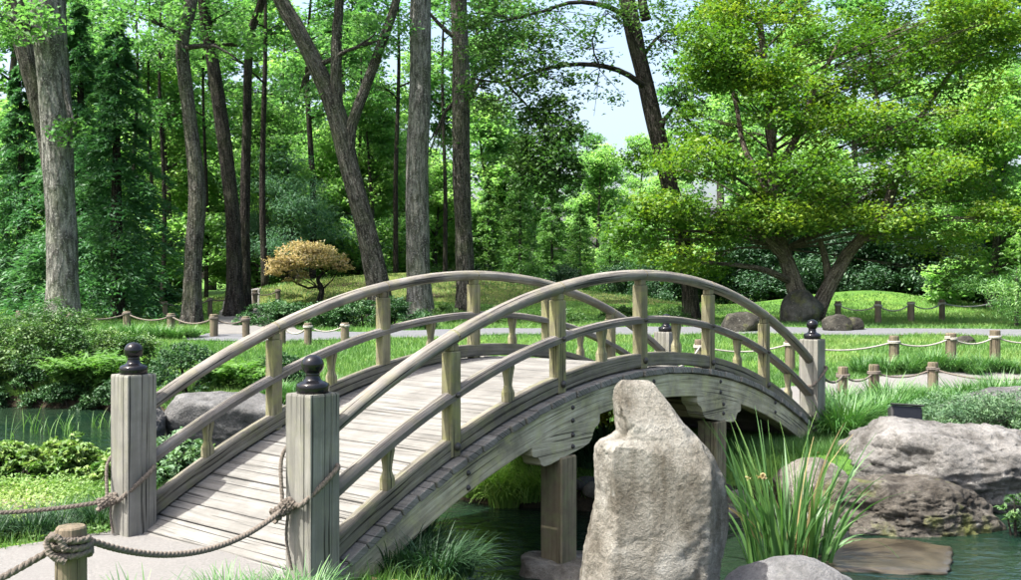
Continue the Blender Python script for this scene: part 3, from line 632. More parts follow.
rock('boulder', 'dark boulder in shade at the end of the pinkish boulder', (5.1, 9.0, -0.5), (0.95, 0.8, 0.75), M['rock_dark'], 24, 0.3, 5, 12, 0.06)
rock('boulder', 'wide flat-topped pale grey boulder on the pond bank behind the bridge railing', (-3.45, 12.7, -0.50), (1.75, 1.0, 0.98), M['rock_grey'], 31, -0.2, 5, 10, 0.04, 0.60, extra=[((0.1, -1, -0.35), 0.55), ((0.2, -0.3, 1), 0.62)])
rock('boulder', 'small rough grey rock beside the wide flat-topped boulder', (-4.35, 12.35, -0.45), (0.6, 0.6, 0.72), M['rock_grey'], 33, 0.8, 5, 14, 0.07)
rock('boulder', 'tall grey boulder against the foot of the forked maple', (8.35, 29.6, 0.2), (1.35, 1.1, 1.25), M['rock_mid'], 41, 0.3, 5, 12, 0.05, extra=[((-0.7, -0.2, 0.6), 0.7), ((0.5, -0.3, 0.6), 0.75)])
q = gpx(739, 332); rock('boulder', 'dark flat boulder by the grey path near the forked maple', (q.x, q.y, q.z - 0.1), (1.05, 0.8, 0.68), M['rock_dark'], 43, 0, 4)
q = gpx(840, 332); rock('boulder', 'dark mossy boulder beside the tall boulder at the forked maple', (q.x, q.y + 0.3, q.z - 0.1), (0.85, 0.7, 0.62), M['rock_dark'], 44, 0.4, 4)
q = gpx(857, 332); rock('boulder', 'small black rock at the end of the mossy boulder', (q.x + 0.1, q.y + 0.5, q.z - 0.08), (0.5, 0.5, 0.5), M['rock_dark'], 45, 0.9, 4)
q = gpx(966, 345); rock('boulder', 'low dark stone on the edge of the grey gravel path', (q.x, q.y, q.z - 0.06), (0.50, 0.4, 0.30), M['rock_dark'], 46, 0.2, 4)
for k, (u, v) in enumerate(((2.2, -0.02), (2.2, BW + 0.02), (4.45, -0.02), (4.45, BW + 0.02))):
    p = W(u, v, WATER - 0.155)
    rock('footing_stone', ['flat footing stone under the sunlit bridge pier next to the standing stone', 'flat footing stone under the shaded bridge pier on the lawn side', 'flat footing stone under the bridge pier behind the iris', 'flat footing stone under the bridge pier by the far bank'][k], p, (0.78, 0.66, 0.34), M['rock_tan'], 50 + k, 0.7, 5, 10, 0.03, 0.5)
# pebbles along the waterline
for k in range(26):
    x0, y0 = random.choice([(0.9, 9.05), (2.0, 9.0), (-1.4, 11.2), (5.2, 9.0), (-2.2, 12.3), (1.45, 9.05)]); x = x0 + random.gauss(0, .35); y = y0 + random.gauss(0, .12)
    s = random.uniform(.10, .24); rock('shore_stone', 'small rounded stone on the pond shore', (x, y, g1(x, y) - 0.02), (s * 1.3, s, s * 0.7), random.choice([M['rock_grey'], M['rock_wet'], M['rock_tan']]), 60 + k, random.random() * 6, 3, 10, 0.05, group='stones along the pond shore')

# garden floodlight
q = px(905, 423, 10.3); fz = g1(q.x, q.y)
fl = thing('floodlight', 'black box-shaped garden floodlight tilted above the pinkish boulder', 'light', (q.x, q.y, fz), R(-6))
hb = q.z + 0.085 - fz
MB().box((0, 0, hb / 2 - 0.1), (0.03, 0.03, hb + 0.2), 0.003).obj('stake', M['matt_black'], fl)
body = MB().box((0, 0, 0), (0.30, 0.14, 0.145), 0.012).obj('housing', M['matt_black'], fl); body.location = (0, 0, hb); body.rotation_euler = (R(-18), R(3), 0)
MB().box((0, -0.088, 0.078), (0.32, 0.05, 0.012), 0.003).obj('visor', M['matt_black'], body)
MB().box((0, -0.083, 0), (0.26, 0.008, 0.11), 0.002).obj('lens', M['black'], body)
for k in range(5): MB().box((-0.12 + k * 0.06, 0.095, 0), (0.008, 0.035, 0.12), 0.001).obj('cooling_fin', M['matt_black'], body)

# ------------------------------------------------------------------ foliage builders
def leaf_quads(C, size, up=0.5, aspect=0.5, r=rng, fold=0.18, dirs=None):
    """one folded rhombus for each centre. returns V, F"""
    n = len(C); nm = r.normal(size=(n, 3)); nm[:, 2] = np.abs(nm[:, 2]) + up * 2; nm /= np.linalg.norm(nm, axis=1)[:, None]
    t = r.normal(size=(n, 3)) if dirs is None else dirs + r.normal(size=(n, 3)) * 0.25
    t -= nm * (t * nm).sum(1)[:, None]; t /= np.linalg.norm(t, axis=1)[:, None] + 1e-9; b = np.cross(nm, t)
    s = (size * r.uniform(0.6, 1.35, n))[:, None] if np.isscalar(size) else size[:, None]
    V = np.empty((n, 4, 3)); V[:, 0] = C - t * s * 0.5; V[:, 2] = C + t * s * 0.5
    V[:, 1] = C + b * s * aspect * 0.5 + nm * s * fold + t * s * 0.06; V[:, 3] = C - b * s * aspect * 0.5 + nm * s * fold + t * s * 0.06
    return V.reshape(-1, 3), np.arange(4 * n).reshape(n, 4)
def clump_points(clumps, per=34, spread=0.2, r=rng, shell=0.75, flat=0.6):
    """clumps: (centre, (rx,ry,rz), n). leaves gathered in twigs spread through each ellipsoid"""
    C, T = [], []
    for c, rad, n in clumps:
        m = max(3, n // per); d = r.normal(size=(m, 3)); d /= np.linalg.norm(d, axis=1)[:, None]
        rr = r.uniform(0, 1, m) ** (1 / 3) * (1 - shell) + shell * r.uniform(0.55, 1.0, m)
        tw = np.asarray(c) + d * rr[:, None] * np.asarray(rad)
        sp = spread * (np.mean(rad) ** 0.5); base = r.uniform(0.15, 0.85); tt = np.clip(base + r.normal(0, 0.2, m), 0, 1)
        k = r.integers(0, m, n); off = r.normal(size=(n, 3)) * sp; off[:, 2] *= flat
        C.append(tw[k] + off); T.append(np.clip(tt[k] + r.normal(0, 0.14, n), 0, 1))
    return np.vstack(C), np.concatenate(T)
def leaf_mesh(name, clumps, mat, size, up=0.5, per=34, spread=0.2, aspect=0.55, r=rng, shell=0.75, flat=0.6):
    C, T = clump_points(clumps, per, spread, r, shell, flat); V, Fa = leaf_quads(C, size, up, aspect, r)
    return mesh(name, V, Fa, mat, tint=T)
def limb(m, pts, r0, r1, n=None, k=10, wob=0.0, seed=0):
    """tapered limb through points"""
    L = sum(math.dist(pts[i][:3], pts[i + 1][:3]) for i in range(len(pts) - 1)); n = n or max(5, min(40, int(L / 0.35)))
    S = spline([tuple(p)[:3] for p in pts], n)
    sc = [r0 + (r1 - r0) * (i / (n - 1)) ** 0.85 for i in range(n)]
    pts2 = [Vector(p) + Vector((noise.noise((i * .7, seed, 1)), noise.noise((i * .7, seed, 5)), 0)) * wob for i, p in enumerate(S)]
    m.add(*sweep(pts2, circle(k), scale=sc))
def trunk(m, pts, k=26, n=70, flare=0.45, ridge=0.10, seed=0, ridges=14):
    """pts: (x, y, z, r) ; buttressed base and ridged bark"""
    S = spline([tuple(p) for p in pts], n)
    def jit(i, j, q, L):
        a = 2 * math.pi * j / k; fl = 1 + flare * 1.25 * math.exp(-L / 0.42) * (0.65 + 0.55 * math.sin(a * 5 + seed))
        f = fl + ridge * noise.noise((a * ridges / 6.28, L * 0.8, seed)) + 0.06 * noise.noise((math.cos(a) * 1.3, math.sin(a) * 1.3, L * 0.6 + seed))
        return (q[0] * f, q[1] * f)
    m.add(*sweep([Vector(p[:3]) for p in S], circle(k), scale=list(S[:, 3]), jitter=jit))
def tpx(Y, pts, extra=()):
    """trunk points from photo pixels (x, y, width) at distance Y; extra: (x, y, z, r) above the frame"""
    out = []
    for i, (x, y, w) in enumerate(pts):
        p = px(x, y, Y + i * 0.02); out.append((p.x, p.y, p.z, w * 0.88 / 2 * Y / F))
    z0 = g1(out[0][0], out[0][1]); out[0] = (*out[0][:2], min(out[0][2], z0) - 0.15, out[0][3]); return out + list(extra)
def auto_limbs(m, tr, clumps, r0=0.09, zmin=3, seed=0, k=7):
    """a branch from the trunk to the heart of each clump"""
    T = spline(tr, 60)
    for i, (c, rad, n) in enumerate(clumps):
        c = Vector(c); hd = np.hypot(T[:, 0] - c.x, T[:, 1] - c.y); want = c.z - 0.45 * hd
        j = int(np.argmin(np.abs(T[:, 2] - np.maximum(want, zmin)) + 0.1 * hd)); p = Vector(T[j, :3]); d = c - p; rr = min(T[j, 3] * 0.6, r0)
        md = p + d * 0.5 + Vector((random.uniform(-.12, .12), random.uniform(-.12, .12), random.uniform(0.02, .14))) * d.length
        limb(m, [p, md, c], rr, rr * 0.25, k=k, wob=0.06, seed=seed + i)
        for q in range(3):
            e = c + Vector((random.uniform(-1, 1) * rad[0], random.uniform(-1, 1) * rad[1], random.uniform(-.3, .9) * rad[2])) * 0.85
            limb(m, [p.lerp(md, 0.9), md.lerp(c, 0.6).lerp(e, 0.4), e], rr * 0.42, rr * 0.08, k=5, n=7, wob=0.05, seed=seed + i * 7 + q)
def tree(name, label, tr, clumps, bk, lf, size, limbs=(), cat='tree', group=None, up=0.5, per=34, spread=0.22, r0=0.09, zmin=3, flare=0.45, k=26, seed=0, flat=0.6, aspect=0.55, shell=0.75, auto=True):
    base = Vector(tr[0][:3]); base.z = g1(base.x, base.y); o = thing(name, label, cat, base, 0, group); m = MB()
    trunk(m, tr, k=k, flare=flare, seed=seed)
    for l in limbs: limb(m, l[0], l[1], l[2], wob=0.03, seed=seed, k=12 if l[1] > .02 else 4, n=None if l[1] > .02 else 5)
    if auto: auto_limbs(m, tr, clumps, r0, zmin, seed)
    m.V = [(v[0] - base.x, v[1] - base.y, v[2] - base.z) for v in m.V]
    m.obj('trunk', bk, o, True)
    if clumps:
        me = leaf_mesh('crown', [((c[0] - base.x, c[1] - base.y, c[2] - base.z), rad, n) for c, rad, n in clumps], lf, size, up, per, spread, aspect, shell=shell, flat=flat)
        tag(link('crown', me, o), kind='stuff')
    return o
def cpx(x, y, Y, w, h, n, dpt=None):
    """clump from photo pixels: centre, width and height in px at distance Y"""
    s = Y / F; return (tuple(px(x, y, Y)), (w / 2 * s, (dpt or w / 2 * s * 0.9), h / 2 * s), n)
def high(cx_, cy_, z0, z1, R_, k, n, r=1.5):
    out = []
    for i in range(k):
        a = random.uniform(0, 6.283); q = R_ * math.sqrt(random.random()); s = r * random.uniform(.7, 1.25)
        out.append(((cx_ + q * math.cos(a), cy_ + q * math.sin(a), random.uniform(z0 + 1, z1)), (s, s, s * .5), n // 2))
    return out

# ------------------------------------------------------------------ the tall trees at the lawn edge
def above(p, lean, ztop, r):
    return [(p.x + lean[0] * t, p.y + lean[1] * t, p.z + (ztop - p.z) * t, r * (1 - 0.7 * t)) for t in (0.35, 0.7, 1.0)]
Y1 = 28.0
t1 = tpx(Y1, [(63, 326, 38), (62, 250, 33), (58, 160, 33), (53, 70, 35), (47, 0, 38)]); t1 += above(px(47, 0, Y1), (-0.6, 0.3), 19, 0.46)
tree('tall_tree', 'massive straight grey-barked tree trunk rising from the lawn beside the dark conifer', t1, high(-13, 28, 11, 18, 4.5, 9, 1300) + [cpx(72, 138, 27.4, 32, 40, 260, 0.4), cpx(15, 20, 27, 90, 50, 700)], M['bark_grey'], M['lf_wood'], 0.17, r0=0.13, zmin=8, seed=1)
Y_ = 30.0
t2 = tpx(Y_, [(62, 322, 24), (60, 230, 22), (46, 130, 23), (29, 60, 24), (14, 0, 25)]); t2 += above(px(14, 0, Y_), (-3, 1), 17, 0.35)
tree('tall_tree', 'dark-barked tree leaning away just behind the massive grey trunk', t2, high(-17, 31, 10, 16, 3.5, 6, 1200), M['bark_brown'], M['lf_wood'], 0.17, zmin=8, seed=2)
Y_ = 28.5
t3 = tpx(Y_, [(191, 313, 22), (193, 260, 19), (197, 190, 19), (191, 130, 16), (184, 70, 15), (183, 40, 14), (191, 0, 14)]); t3 += above(px(191, 0, Y_), (0.8, 0.3), 17, 0.2)
tree('tall_tree', 'slender curving grey trunk rising from the far lawn rope fence', t3, high(-9, 29, 10.5, 17, 3.5, 7, 1200) + [cpx(150, 20, 28, 90, 60, 800), cpx(240, 45, 29, 60, 40, 450)], M['bark_brown'], M['lf_wood'], 0.16, [([px(186, 48, 28.5), px(215, 46, 28.4), px(238, 60, 28.3)], 0.07, 0.02)], zmin=8, seed=3)
Y_ = 33.0
t4 = tpx(Y_, [(234, 303, 20), (234, 240, 17), (228, 170, 16), (217, 90, 15), (206, 20, 13), (204, 0, 13)]); t4 += above(px(204, 0, Y_), (-0.5, 0.3), 18, 0.2)
tree('tall_tree', 'dark trunk standing at the bend of the sandy side path', t4, high(-10, 33, 11, 18, 3.6, 7, 1200) + [cpx(215, 20, 33, 70, 60, 600)], M['bark_dark'], M['lf_wood'], 0.17, zmin=8, seed=4)
t5 = tpx(34.0, [(246, 300, 12), (245, 200, 11), (247, 120, 10), (250, 40, 9), (262, 0, 9)]); t5 += above(px(262, 0, 34), (1, 0.3), 16, 0.12)
tree('tall_tree', 'thin dark trunk close beside the trunk at the sandy side path bend', t5, high(-7, 34, 11, 16, 3, 5, 1100), M['bark_dark'], M['lf_wood'], 0.17, zmin=8, seed=5)
Y_ = 31.0
t6 = tpx(Y_, [(383, 318, 28), (378, 285, 26), (366, 230, 23), (350, 170, 22), (337, 115, 22), (318, 70, 19), (298, 30, 18), (281, 0, 17)]); t6 += above(px(281, 0, Y_), (-3.0, 0.5), 17, 0.24)
LR = [([px(348, 160, Y_), px(352, 125, Y_), px(372, 70, Y_), px(392, 15, Y_), px(400, -10, Y_), (-2.0, 31.5, 14)], 0.20, 0.10), ([px(337, 118, Y_), px(336, 75, Y_), px(337, 30, Y_), px(340, -10, Y_), (-5.0, 31.2, 15)], 0.20, 0.12)]
tree('tall_tree', 'leaning lichen-speckled tree forking into three stems behind the orange maple', t6, high(-5.5, 31, 10.5, 17, 4.5, 9, 1200) + [cpx(300, 90, 31.5, 50, 50, 380), cpx(380, 40, 31, 70, 60, 500)], M['bark_brown'], M['lf_wood'], 0.16, LR, zmin=8, seed=6)
Y_ = 31.5
t7 = tpx(Y_, [(420, 312, 30), (418, 260, 27), (417, 180, 26), (420, 90, 24), (421, 0, 23)]); t7 += above(px(421, 0, Y_), (0.3, 0.3), 19, 0.33)
tree('tall_tree', 'straight rough grey lichen-covered trunk next to the three-stemmed leaning tree', t7, high(-2.5, 32, 11, 18, 4, 8, 1200), M['bark_grey'], M['lf_wood'], 0.16, zmin=8, seed=7)
Y_ = 35.0
t8 = tpx(Y_, [(466, 300, 22), (464, 240, 20), (461, 160, 20), (461, 70, 20), (459, 0, 18)]); t8 += above(px(459, 0, Y_), (0, 0.3), 19, 0.28)
tree('tall_tree', 'straight brown trunk standing on the yellow mossy mound', t8, high(-1, 35, 11.5, 18, 3.2, 6, 900) + [cpx(500, 110, 34.6, 50, 60, 260), cpx(430, 150, 35.4, 60, 40, 300)], M['bark_brown'], M['lf_oak'], 0.15, [([px(461, 40, Y_), px(445, 30, Y_), px(425, 8, Y_)], 0.10, 0.05), ([px(462, 112, Y_), px(485, 75, 34.6), px(500, 80, 34.4), px(522, 62, 34.2)], 0.07, 0.03)], zmin=8, seed=8)
Y_ = 31.0
t9 = tpx(Y_, [(692, 318, 18), (688, 270, 17), (677, 215, 18), (663, 160, 19), (652, 110, 19), (640, 60, 18), (627, 0, 19)]); t9 += above(px(627, 0, Y_), (-1.5, 0.3), 17, 0.27)
ol = [([px(648, 88, Y_), px(618, 70, 30.6), px(580, 64, 30.2), px(540, 70, 29.8), px(505, 82, 29.5), px(470, 78, 29.2)], 0.10, 0.025), ([px(634, 25, Y_), px(612, 8, 30.6), px(575, 2, 30.2), px(540, 12, 29.8), px(500, 22, 29.4)], 0.10, 0.03),
      ([px(658, 135, Y_), px(672, 110, 30.8), px(690, 122, 30.6), px(708, 145, 30.4), px(735, 140, 30.2)], 0.09, 0.03), ([px(640, 62, Y_), px(660, 35, 31.3), px(690, 24, 31.6)], 0.07, 0.03), ([px(600, 66, 30.4), px(592, 40, 30.2), px(606, 10, 30.2)], 0.03, 0.012),
      ([px(646, 20, Y_ + .2), px(640, -20, Y_ + .2), px(642, -60, Y_ + .2)], 0.16, 0.1), ([px(505, 82, 29.5), px(530, 110, 29.4), px(548, 150, 29.3)], 0.04, 0.015)]
oc = [cpx(x, y, 30 + dz, w * 1.15, h * 1.15, int(n * 2.3)) for x, y, w, h, n, dz in
      [(540, 140, 44, 26, 520, -.6), (562, 128, 40, 24, 420, -.5), (556, 158, 46, 24, 480, -.7), (526, 160, 40, 22, 340, -.5), (545, 180, 36, 18, 260, -.6), (572, 172, 26, 18, 170, -.6), (518, 182, 24, 16, 130, -.6), (555, 108, 36, 22, 320, -.4), (535, 118, 30, 20, 240, -.4), (505, 95, 60, 60, 420, -.5), (520, 50, 80, 60, 480, -.3), (480, 40, 60, 60, 380, -.5), (560, 30, 80, 50, 420, 0), (545, 78, 70, 40, 330, -.2), (500, 15, 70, 40, 330, -.2), (600, 90, 50, 40, 90, 0), (585, 50, 50, 30, 80, .2),
       (560, 185, 40, 30, 240, -.5), (670, 40, 60, 50, 240, .6), (690, 80, 60, 40, 240, .6), (640, 15, 50, 30, 120, .4), (690, 120, 50, 30, 160, .4), (610, 15, 50, 30, 110, .3), (480, 85, 40, 50, 180, -.5)]]
segs = [(Vector(q), l[1]) for l in ol for q in spline([tuple(p) for p in l[0]], 14)]
for c, rad, n_ in oc:
    cv = Vector(c); b0_ = min(segs, key=lambda t: (t[0] - cv).length)[0]
    if (b0_ - cv).length > 3: continue
    for e in range(max(6, int(rad[0] * 9))):
        tip = cv + Vector((random.uniform(-1, 1) * rad[0], random.uniform(-1, 1) * rad[1], random.uniform(-1, 1) * rad[2])); hub = b0_.lerp(cv, random.uniform(0, .9))
        ol.append(([hub, hub.lerp(tip, .5) + Vector((0, 0, random.uniform(-.05, .12))), tip], .014, .005))
tree('tall_tree', 'dark leaning oak with long crooked branches and airy leaves against the sky', t9, oc + high(3, 31, 12, 17, 4, 7, 700), M['bark_dark'], M['lf_oak'], 0.135, ol, per=26, spread=0.2, zmin=9, seed=9, auto=False)

# forked maple behind the tall boulder
Y_ = 30.0
m1 = tpx(Y_, [(808, 326, 30), (799, 300, 23), (790, 270, 18), (780, 240, 15), (774, 205, 13), (772, 160, 12), (770, 110, 10), (764, 60, 8), (760, 20, 6)])
ml = [([px(815, 318, Y_), px(826, 292, 29.8), px(845, 258, 29.6), px(862, 238, 29.4), px(885, 215, 29.2)], 0.28, 0.12), ([px(885, 215, 29.2), px(905, 150, 29.4), px(925, 110, 29.6), px(960, 60, 30)], 0.16, 0.05), ([px(830, 283, 29.8), px(826, 262, 29.8), px(820, 240, 29.8)], 0.14, 0.08),
      ([px(787, 262, Y_), px(768, 240, 29.8), px(752, 228, 29.6), px(720, 210, 29.3)], 0.16, 0.06), ([px(792, 282, Y_), px(765, 270, 29.5), px(735, 265, 29.2), px(700, 262, 29)], 0.12, 0.04), ([px(773, 180, Y_), px(800, 130, 29.6), px(815, 90, 29.4), px(840, 40, 29.4)], 0.13, 0.05),
      ([px(774, 200, Y_), px(745, 150, 30.3), px(735, 100, 30.5), px(715, 50, 30.6)], 0.11, 0.04), ([px(885, 215, 29.2), px(930, 190, 29), px(970, 170, 29)], 0.10, 0.04), ([px(905, 150, 29.4), px(880, 110, 29.4), px(870, 50, 29.6)], 0.08, 0.03), ([px(862, 238, 29.4), px(910, 225, 28.6), px(950, 215, 28.2)], 0.09, 0.03)]
mc = []
for x, y, w, h, n in [(720, 60, 90, 40, 1500), (760, 30, 110, 45, 1700), (830, 25, 120, 45, 1700), (900, 20, 120, 45, 1600), (970, 15, 120, 45, 1500), (1010, 60, 90, 45, 1200), (705, 100, 60, 34, 800), (745, 88, 90, 34, 1100), (800, 75, 110, 36, 1500), (870, 72, 110, 38, 1600), (940, 75, 120, 40, 1700),
                      (1000, 110, 90, 40, 1100), (735, 140, 70, 30, 650), (790, 150, 110, 34, 1400), (850, 135, 110, 36, 1500), (915, 125, 110, 38, 1600), (975, 150, 100, 36, 1200), (670, 200, 90, 32, 1100), (640, 215, 80, 30, 800), (720, 180, 120, 36, 1600), (790, 195, 130, 36, 1900), (860, 185, 120, 36, 1800), (930, 185, 120, 36, 1800), (985, 195, 90, 34, 1000),
                      (700, 225, 120, 34, 1600), (760, 222, 120, 32, 1500), (830, 215, 120, 30, 1500), (900, 220, 120, 32, 1600), (955, 228, 100, 32, 1200), (930, 250, 80, 26, 700), (970, 255, 50, 24, 350), (660, 240, 90, 26, 800), (615, 238, 70, 22, 500), (700, 255, 80, 20, 500), (885, 240, 70, 22, 450), (640, 180, 60, 24, 380), (690, 150, 40, 24, 250), (640, 200, 70, 26, 700), (665, 222, 80, 26, 800), (635, 232, 70, 22, 600), (690, 205, 70, 26, 700), (680, 245, 70, 20, 500), (720, 240, 70, 22, 600), (980, 235, 60, 26, 500), (1000, 215, 60, 26, 500)]:
    c = cpx(x + random.gauss(0, 14), y + random.gauss(0, 14), 30 + random.uniform(-2.4, 1.2), w * random.uniform(.7, 1.1), h * random.uniform(.7, 1.25), int(n * 1.3)); mc.append((c[0], (c[1][0], c[1][0] * 0.9, c[1][2]), c[2]))
for k in range(40):
    c = cpx(random.uniform(690, 1015), random.uniform(5, 225), random.uniform(27.2, 31.5), random.uniform(34, 66), random.uniform(24, 48), 0); mc.append((c[0], (c[1][0], c[1][0] * .8, c[1][2]), 520))
for k in range(16): mc.append(((random.uniform(4, 15), random.uniform(29, 34), random.uniform(8.5, 11.5)), (1.7, 1.5, 0.55), 900))
tree('japanese_maple', 'wide spreading green maple forking above the tall grey boulder', m1, mc, M['bark_tan'], M['lf_maple'], 0.115, ml, r0=0.032, zmin=2.5, seed=11, per=34, spread=0.22, flat=0.5, up=0.6, aspect=0.7, k=18, flare=0.2)

# small orange maple on the mound
q = gpx(318, 303); Yo = q.y
oc = [cpx(x, y, Yo + random.uniform(-.6, .6), w * 1.05, h * 1.15, int(n * 1.6)) for x, y, w, h, n in [(305, 254, 56, 20, 1100), (325, 259, 46, 16, 800), (285, 263, 40, 14, 700), (275, 270, 26, 10, 320), (342, 266, 18, 12, 220), (306, 262, 60, 12, 800), (296, 277, 26, 10, 220), (318, 249, 40, 12, 600)]]
so_ = [(q.x, q.y, q.z - 0.1, 0.09), *[(p.x, p.y, p.z, r) for p, r in ((px(322, 290, Yo), 0.08), (px(318, 280, Yo), 0.06), (px(323, 271, Yo), 0.045), (px(315, 262, Yo), 0.03))]]
tree('dwarf_maple', 'dwarf orange-leaved weeping maple on the mossy mound', so_, oc, M['bark_dark'], M['lf_orange'], 0.10, [([px(321, 286, Yo), px(305, 288, Yo), px(292, 280, Yo), px(280, 276, Yo)], 0.05, 0.02), ([px(322, 290, Yo), px(332, 280, Yo), px(338, 270, Yo)], 0.035, 0.012)], per=30, spread=0.14, zmin=0.5, r0=0.03, seed=12, k=10, flat=0.5)

# ------------------------------------------------------------------ conifers and woodland behind
def conifer_mesh(h, rad, n, mat, size, droop=0.25, seed=0, z0=0.4, tiers=26):
    r = np.random.default_rng(seed); C, D, T = [], [], []
    nb = tiers * 7; per = n // nb
    for b in range(nb):
        t = (b + r.random()) / nb; z = z0 + (h - z0) * t; L = rad * (1 - t) ** 0.8 * r.uniform(0.7, 1.1) + 0.12; a = r.uniform(0, 6.283)
        s = r.uniform(0.12, 1, per) ** 0.8; d = np.array([math.cos(a), math.sin(a), 0]); sd = np.array([-d[1], d[0], 0])
        p = d * (s * L)[:, None] + sd * (r.normal(0, 0.16, per) * L * (1.1 - s * 0.6))[:, None]; p[:, 2] = z - droop * L * s ** 1.6 + r.normal(0, 0.06, per) * L ** 0.5
        C.append(p); D.append(np.tile(d + np.array([0, 0, -droop]), (per, 1)) + sd * r.normal(0, .5, (per, 1))); T.append(np.clip(r.uniform(.2, .8) + r.normal(0, .12, per), 0, 1))
    C = np.vstack(C); V, Fa = leaf_quads(C, size, 0.6, 0.28, r, 0.1, np.vstack(D)); return mesh('crown', V, Fa, mat, tint=np.concatenate(T))
def simple_tree(name, label, cat, group, tr, crown_me, bk, extra_limbs=(), auto=None, k=10):
    o = thing(name, label, cat, (0, 0, 0), 0, group); m = MB(); trunk(m, tr, k=k, n=24, flare=0.3, ridge=0.05)
    if auto: auto_limbs(m, tr, auto, 0.07, 1.2, 3, 5)
    m.obj('trunk', bk, o, True); tag(link('crown', crown_me, o), kind='stuff'); return o
def put(o, x, y, s=1.0, rz=None, sz=None, dz=-0.05):
    o.location = (x, y, g1(x, y) + dz); o.rotation_euler = (0, 0, random.uniform(0, 6.28) if rz is None else rz); o.scale = (s, s, sz or s); return o
# weeping dark conifers
dc = simple_tree('dark_conifer', 'large dark drooping conifer standing between the massive grey trunk and the slender trunk', 'tree', None, [(0, 0, -.2, .22), (0.05, 0, 4, .15), (0, 0, 9, .03)], conifer_mesh(9.2, 2.5, 26000, M['lf_con'], 0.20, 0.5, 1), M['bark_dark'])
q = px(118, 300, 31.5); put(dc, q.x, q.y, 1.0)
d2 = copy_tree(dc); put(d2, px(20, 300, 36).x, 36, 0.95); d2['label'] = 'dark conifer half hidden behind the massive grey trunk'
d3 = copy_tree(dc); put(d3, px(80, 300, 35).x, 35, 1.15); d3['label'] = 'taller dark conifer behind the large drooping conifer'
# light feathery conifers
lc = simple_tree('feathery_conifer', 'pale feathery young conifer behind the yellow mossy mound', 'tree', 'pale feathery conifers behind the mound', [(0, 0, -.2, .10), (0, 0, 3, .06), (0, 0, 6, .015)], conifer_mesh(6.2, 1.45, 14000, M['lf_larch'], 0.15, 0.12, 2), M['bark_brown'])
for i, (x, Y, s) in enumerate([(520, 47, 1.05), (488, 49, 0.95), (552, 50, 0.9), (580, 48, 0.75), (505, 53, 1.15), (610, 51, 0.8), (640, 49, 0.7), (535, 55, 1.2)]):
    o = lc if i == 0 else copy_tree(lc); put(o, (x - CX) / F * Y, Y, s)
bp = simple_tree('blue_pine', 'soft blue-green pine standing behind the orange dwarf maple', 'tree', 'blue-green pines at the mound', [(0, 0, -.2, .16), (0.15, 0, 2, .12), (-0.1, 0, 5, .03)], leaf_mesh('crown', [((random.gauss(0, 1.0), random.gauss(0, 1), random.uniform(1.6, 5.2)), (1.1, 1.1, .4), 900) for k in range(14)], M['lf_pine'], 0.17, 0.3, 28, 0.25, 0.16), M['bark_dark'])
for i, (x, Y, s) in enumerate([(290, 42, 1.05), (262, 45, 1.1), (330, 47, 1.0)]):
    o = bp if i == 0 else copy_tree(bp); put(o, (x - CX) / F * Y, Y, s)
# woodland prototypes
def broad(name, label, group, h, z0, rad, k, n, lf, bk, size, seed, tr_r=0.16, fl=0.5):
    r = random.Random(seed); cl = []
    for i in range(k):
        t = (i + r.random()) / k; z = z0 + (h - z0) * t; e = math.sin(math.pi * min(1, 0.18 + 0.82 * t) ** 0.8) ** 0.6; a = r.uniform(0, 6.283); q = rad * e * math.sqrt(r.uniform(.1, 1)) * 0.8
        s = rad * r.uniform(.28, .45); cl.append(((q * math.cos(a), q * math.sin(a), z), (s, s, s * .55), n))
    tr = [(0, 0, -.2, tr_r), (r.gauss(0, .15), r.gauss(0, .15), h * .35, tr_r * .75), (r.gauss(0, .3), r.gauss(0, .3), h * .95, tr_r * .15)]
    return simple_tree(name, label, 'tree', group, tr, leaf_mesh('crown', cl, lf, size, 0.6, 34, 0.26, 0.6, flat=fl), bk, auto=cl[::2])
GU = 'bright understory trees of the woodland'; GT = 'tall trees of the woodland'
us = [broad('understory_tree', 'bright green leafy understory tree in the woodland behind the trunks', GU, 7.5, 0.7, 2.6, 20, 800, M['lf_bright'], M['bark_brown'], 0.19, 21), broad('understory_tree', 'bright green leafy understory tree in the woodland behind the trunks', GU, 9, 1.0, 2.8, 22, 800, M['lf_bright'], M['bark_brown'], 0.20, 22, 0.13)]
ts = [broad('woodland_tree', 'tall mid-green tree closing off the woodland behind', GT, 19, 2.5, 4.2, 24, 520, M['lf_wood'], M['bark_brown'], 0.30, 23, 0.3), broad('woodland_tree', 'tall mid-green tree closing off the woodland behind', GT, 16, 1.5, 3.9, 22, 520, M['lf_bright'], M['bark_brown'], 0.28, 24, 0.25)]
used = set()
def place(pool, key, i, x, y, s, sz=None):
    k = (key, i % len(pool)); o = pool[i % len(pool)] if k not in used else copy_tree(pool[i % len(pool)]); used.add(k); return put(o, x, y, s, None, sz)
U1 = [(-20.5, 44), (-22.3, 46), (-17.5, 41), (-14.6, 44), (-12.4, 47), (-10.2, 43), (-8.0, 48), (-6.2, 46), (-3.4, 50), (-1.2, 52), (7.4, 50), (10, 46), (12.5, 49), (22, 50), (26, 46), (-15.8, 50), (-5.0, 54), (4.8, 56), (15.5, 51), (-18.5, 50), (-13.4, 51.5), (-11.2, 50.5), (-8.9, 53), (-6.8, 51), (-22.5, 51), (19.2, 40.5), (17.8, 38.5), (20.5, 43)]
for i, (x, y) in enumerate(U1): place(us, 'u', i, x, y, random.uniform(.85, 1.15) * (0.8 if 0 < x < 8 else 1))
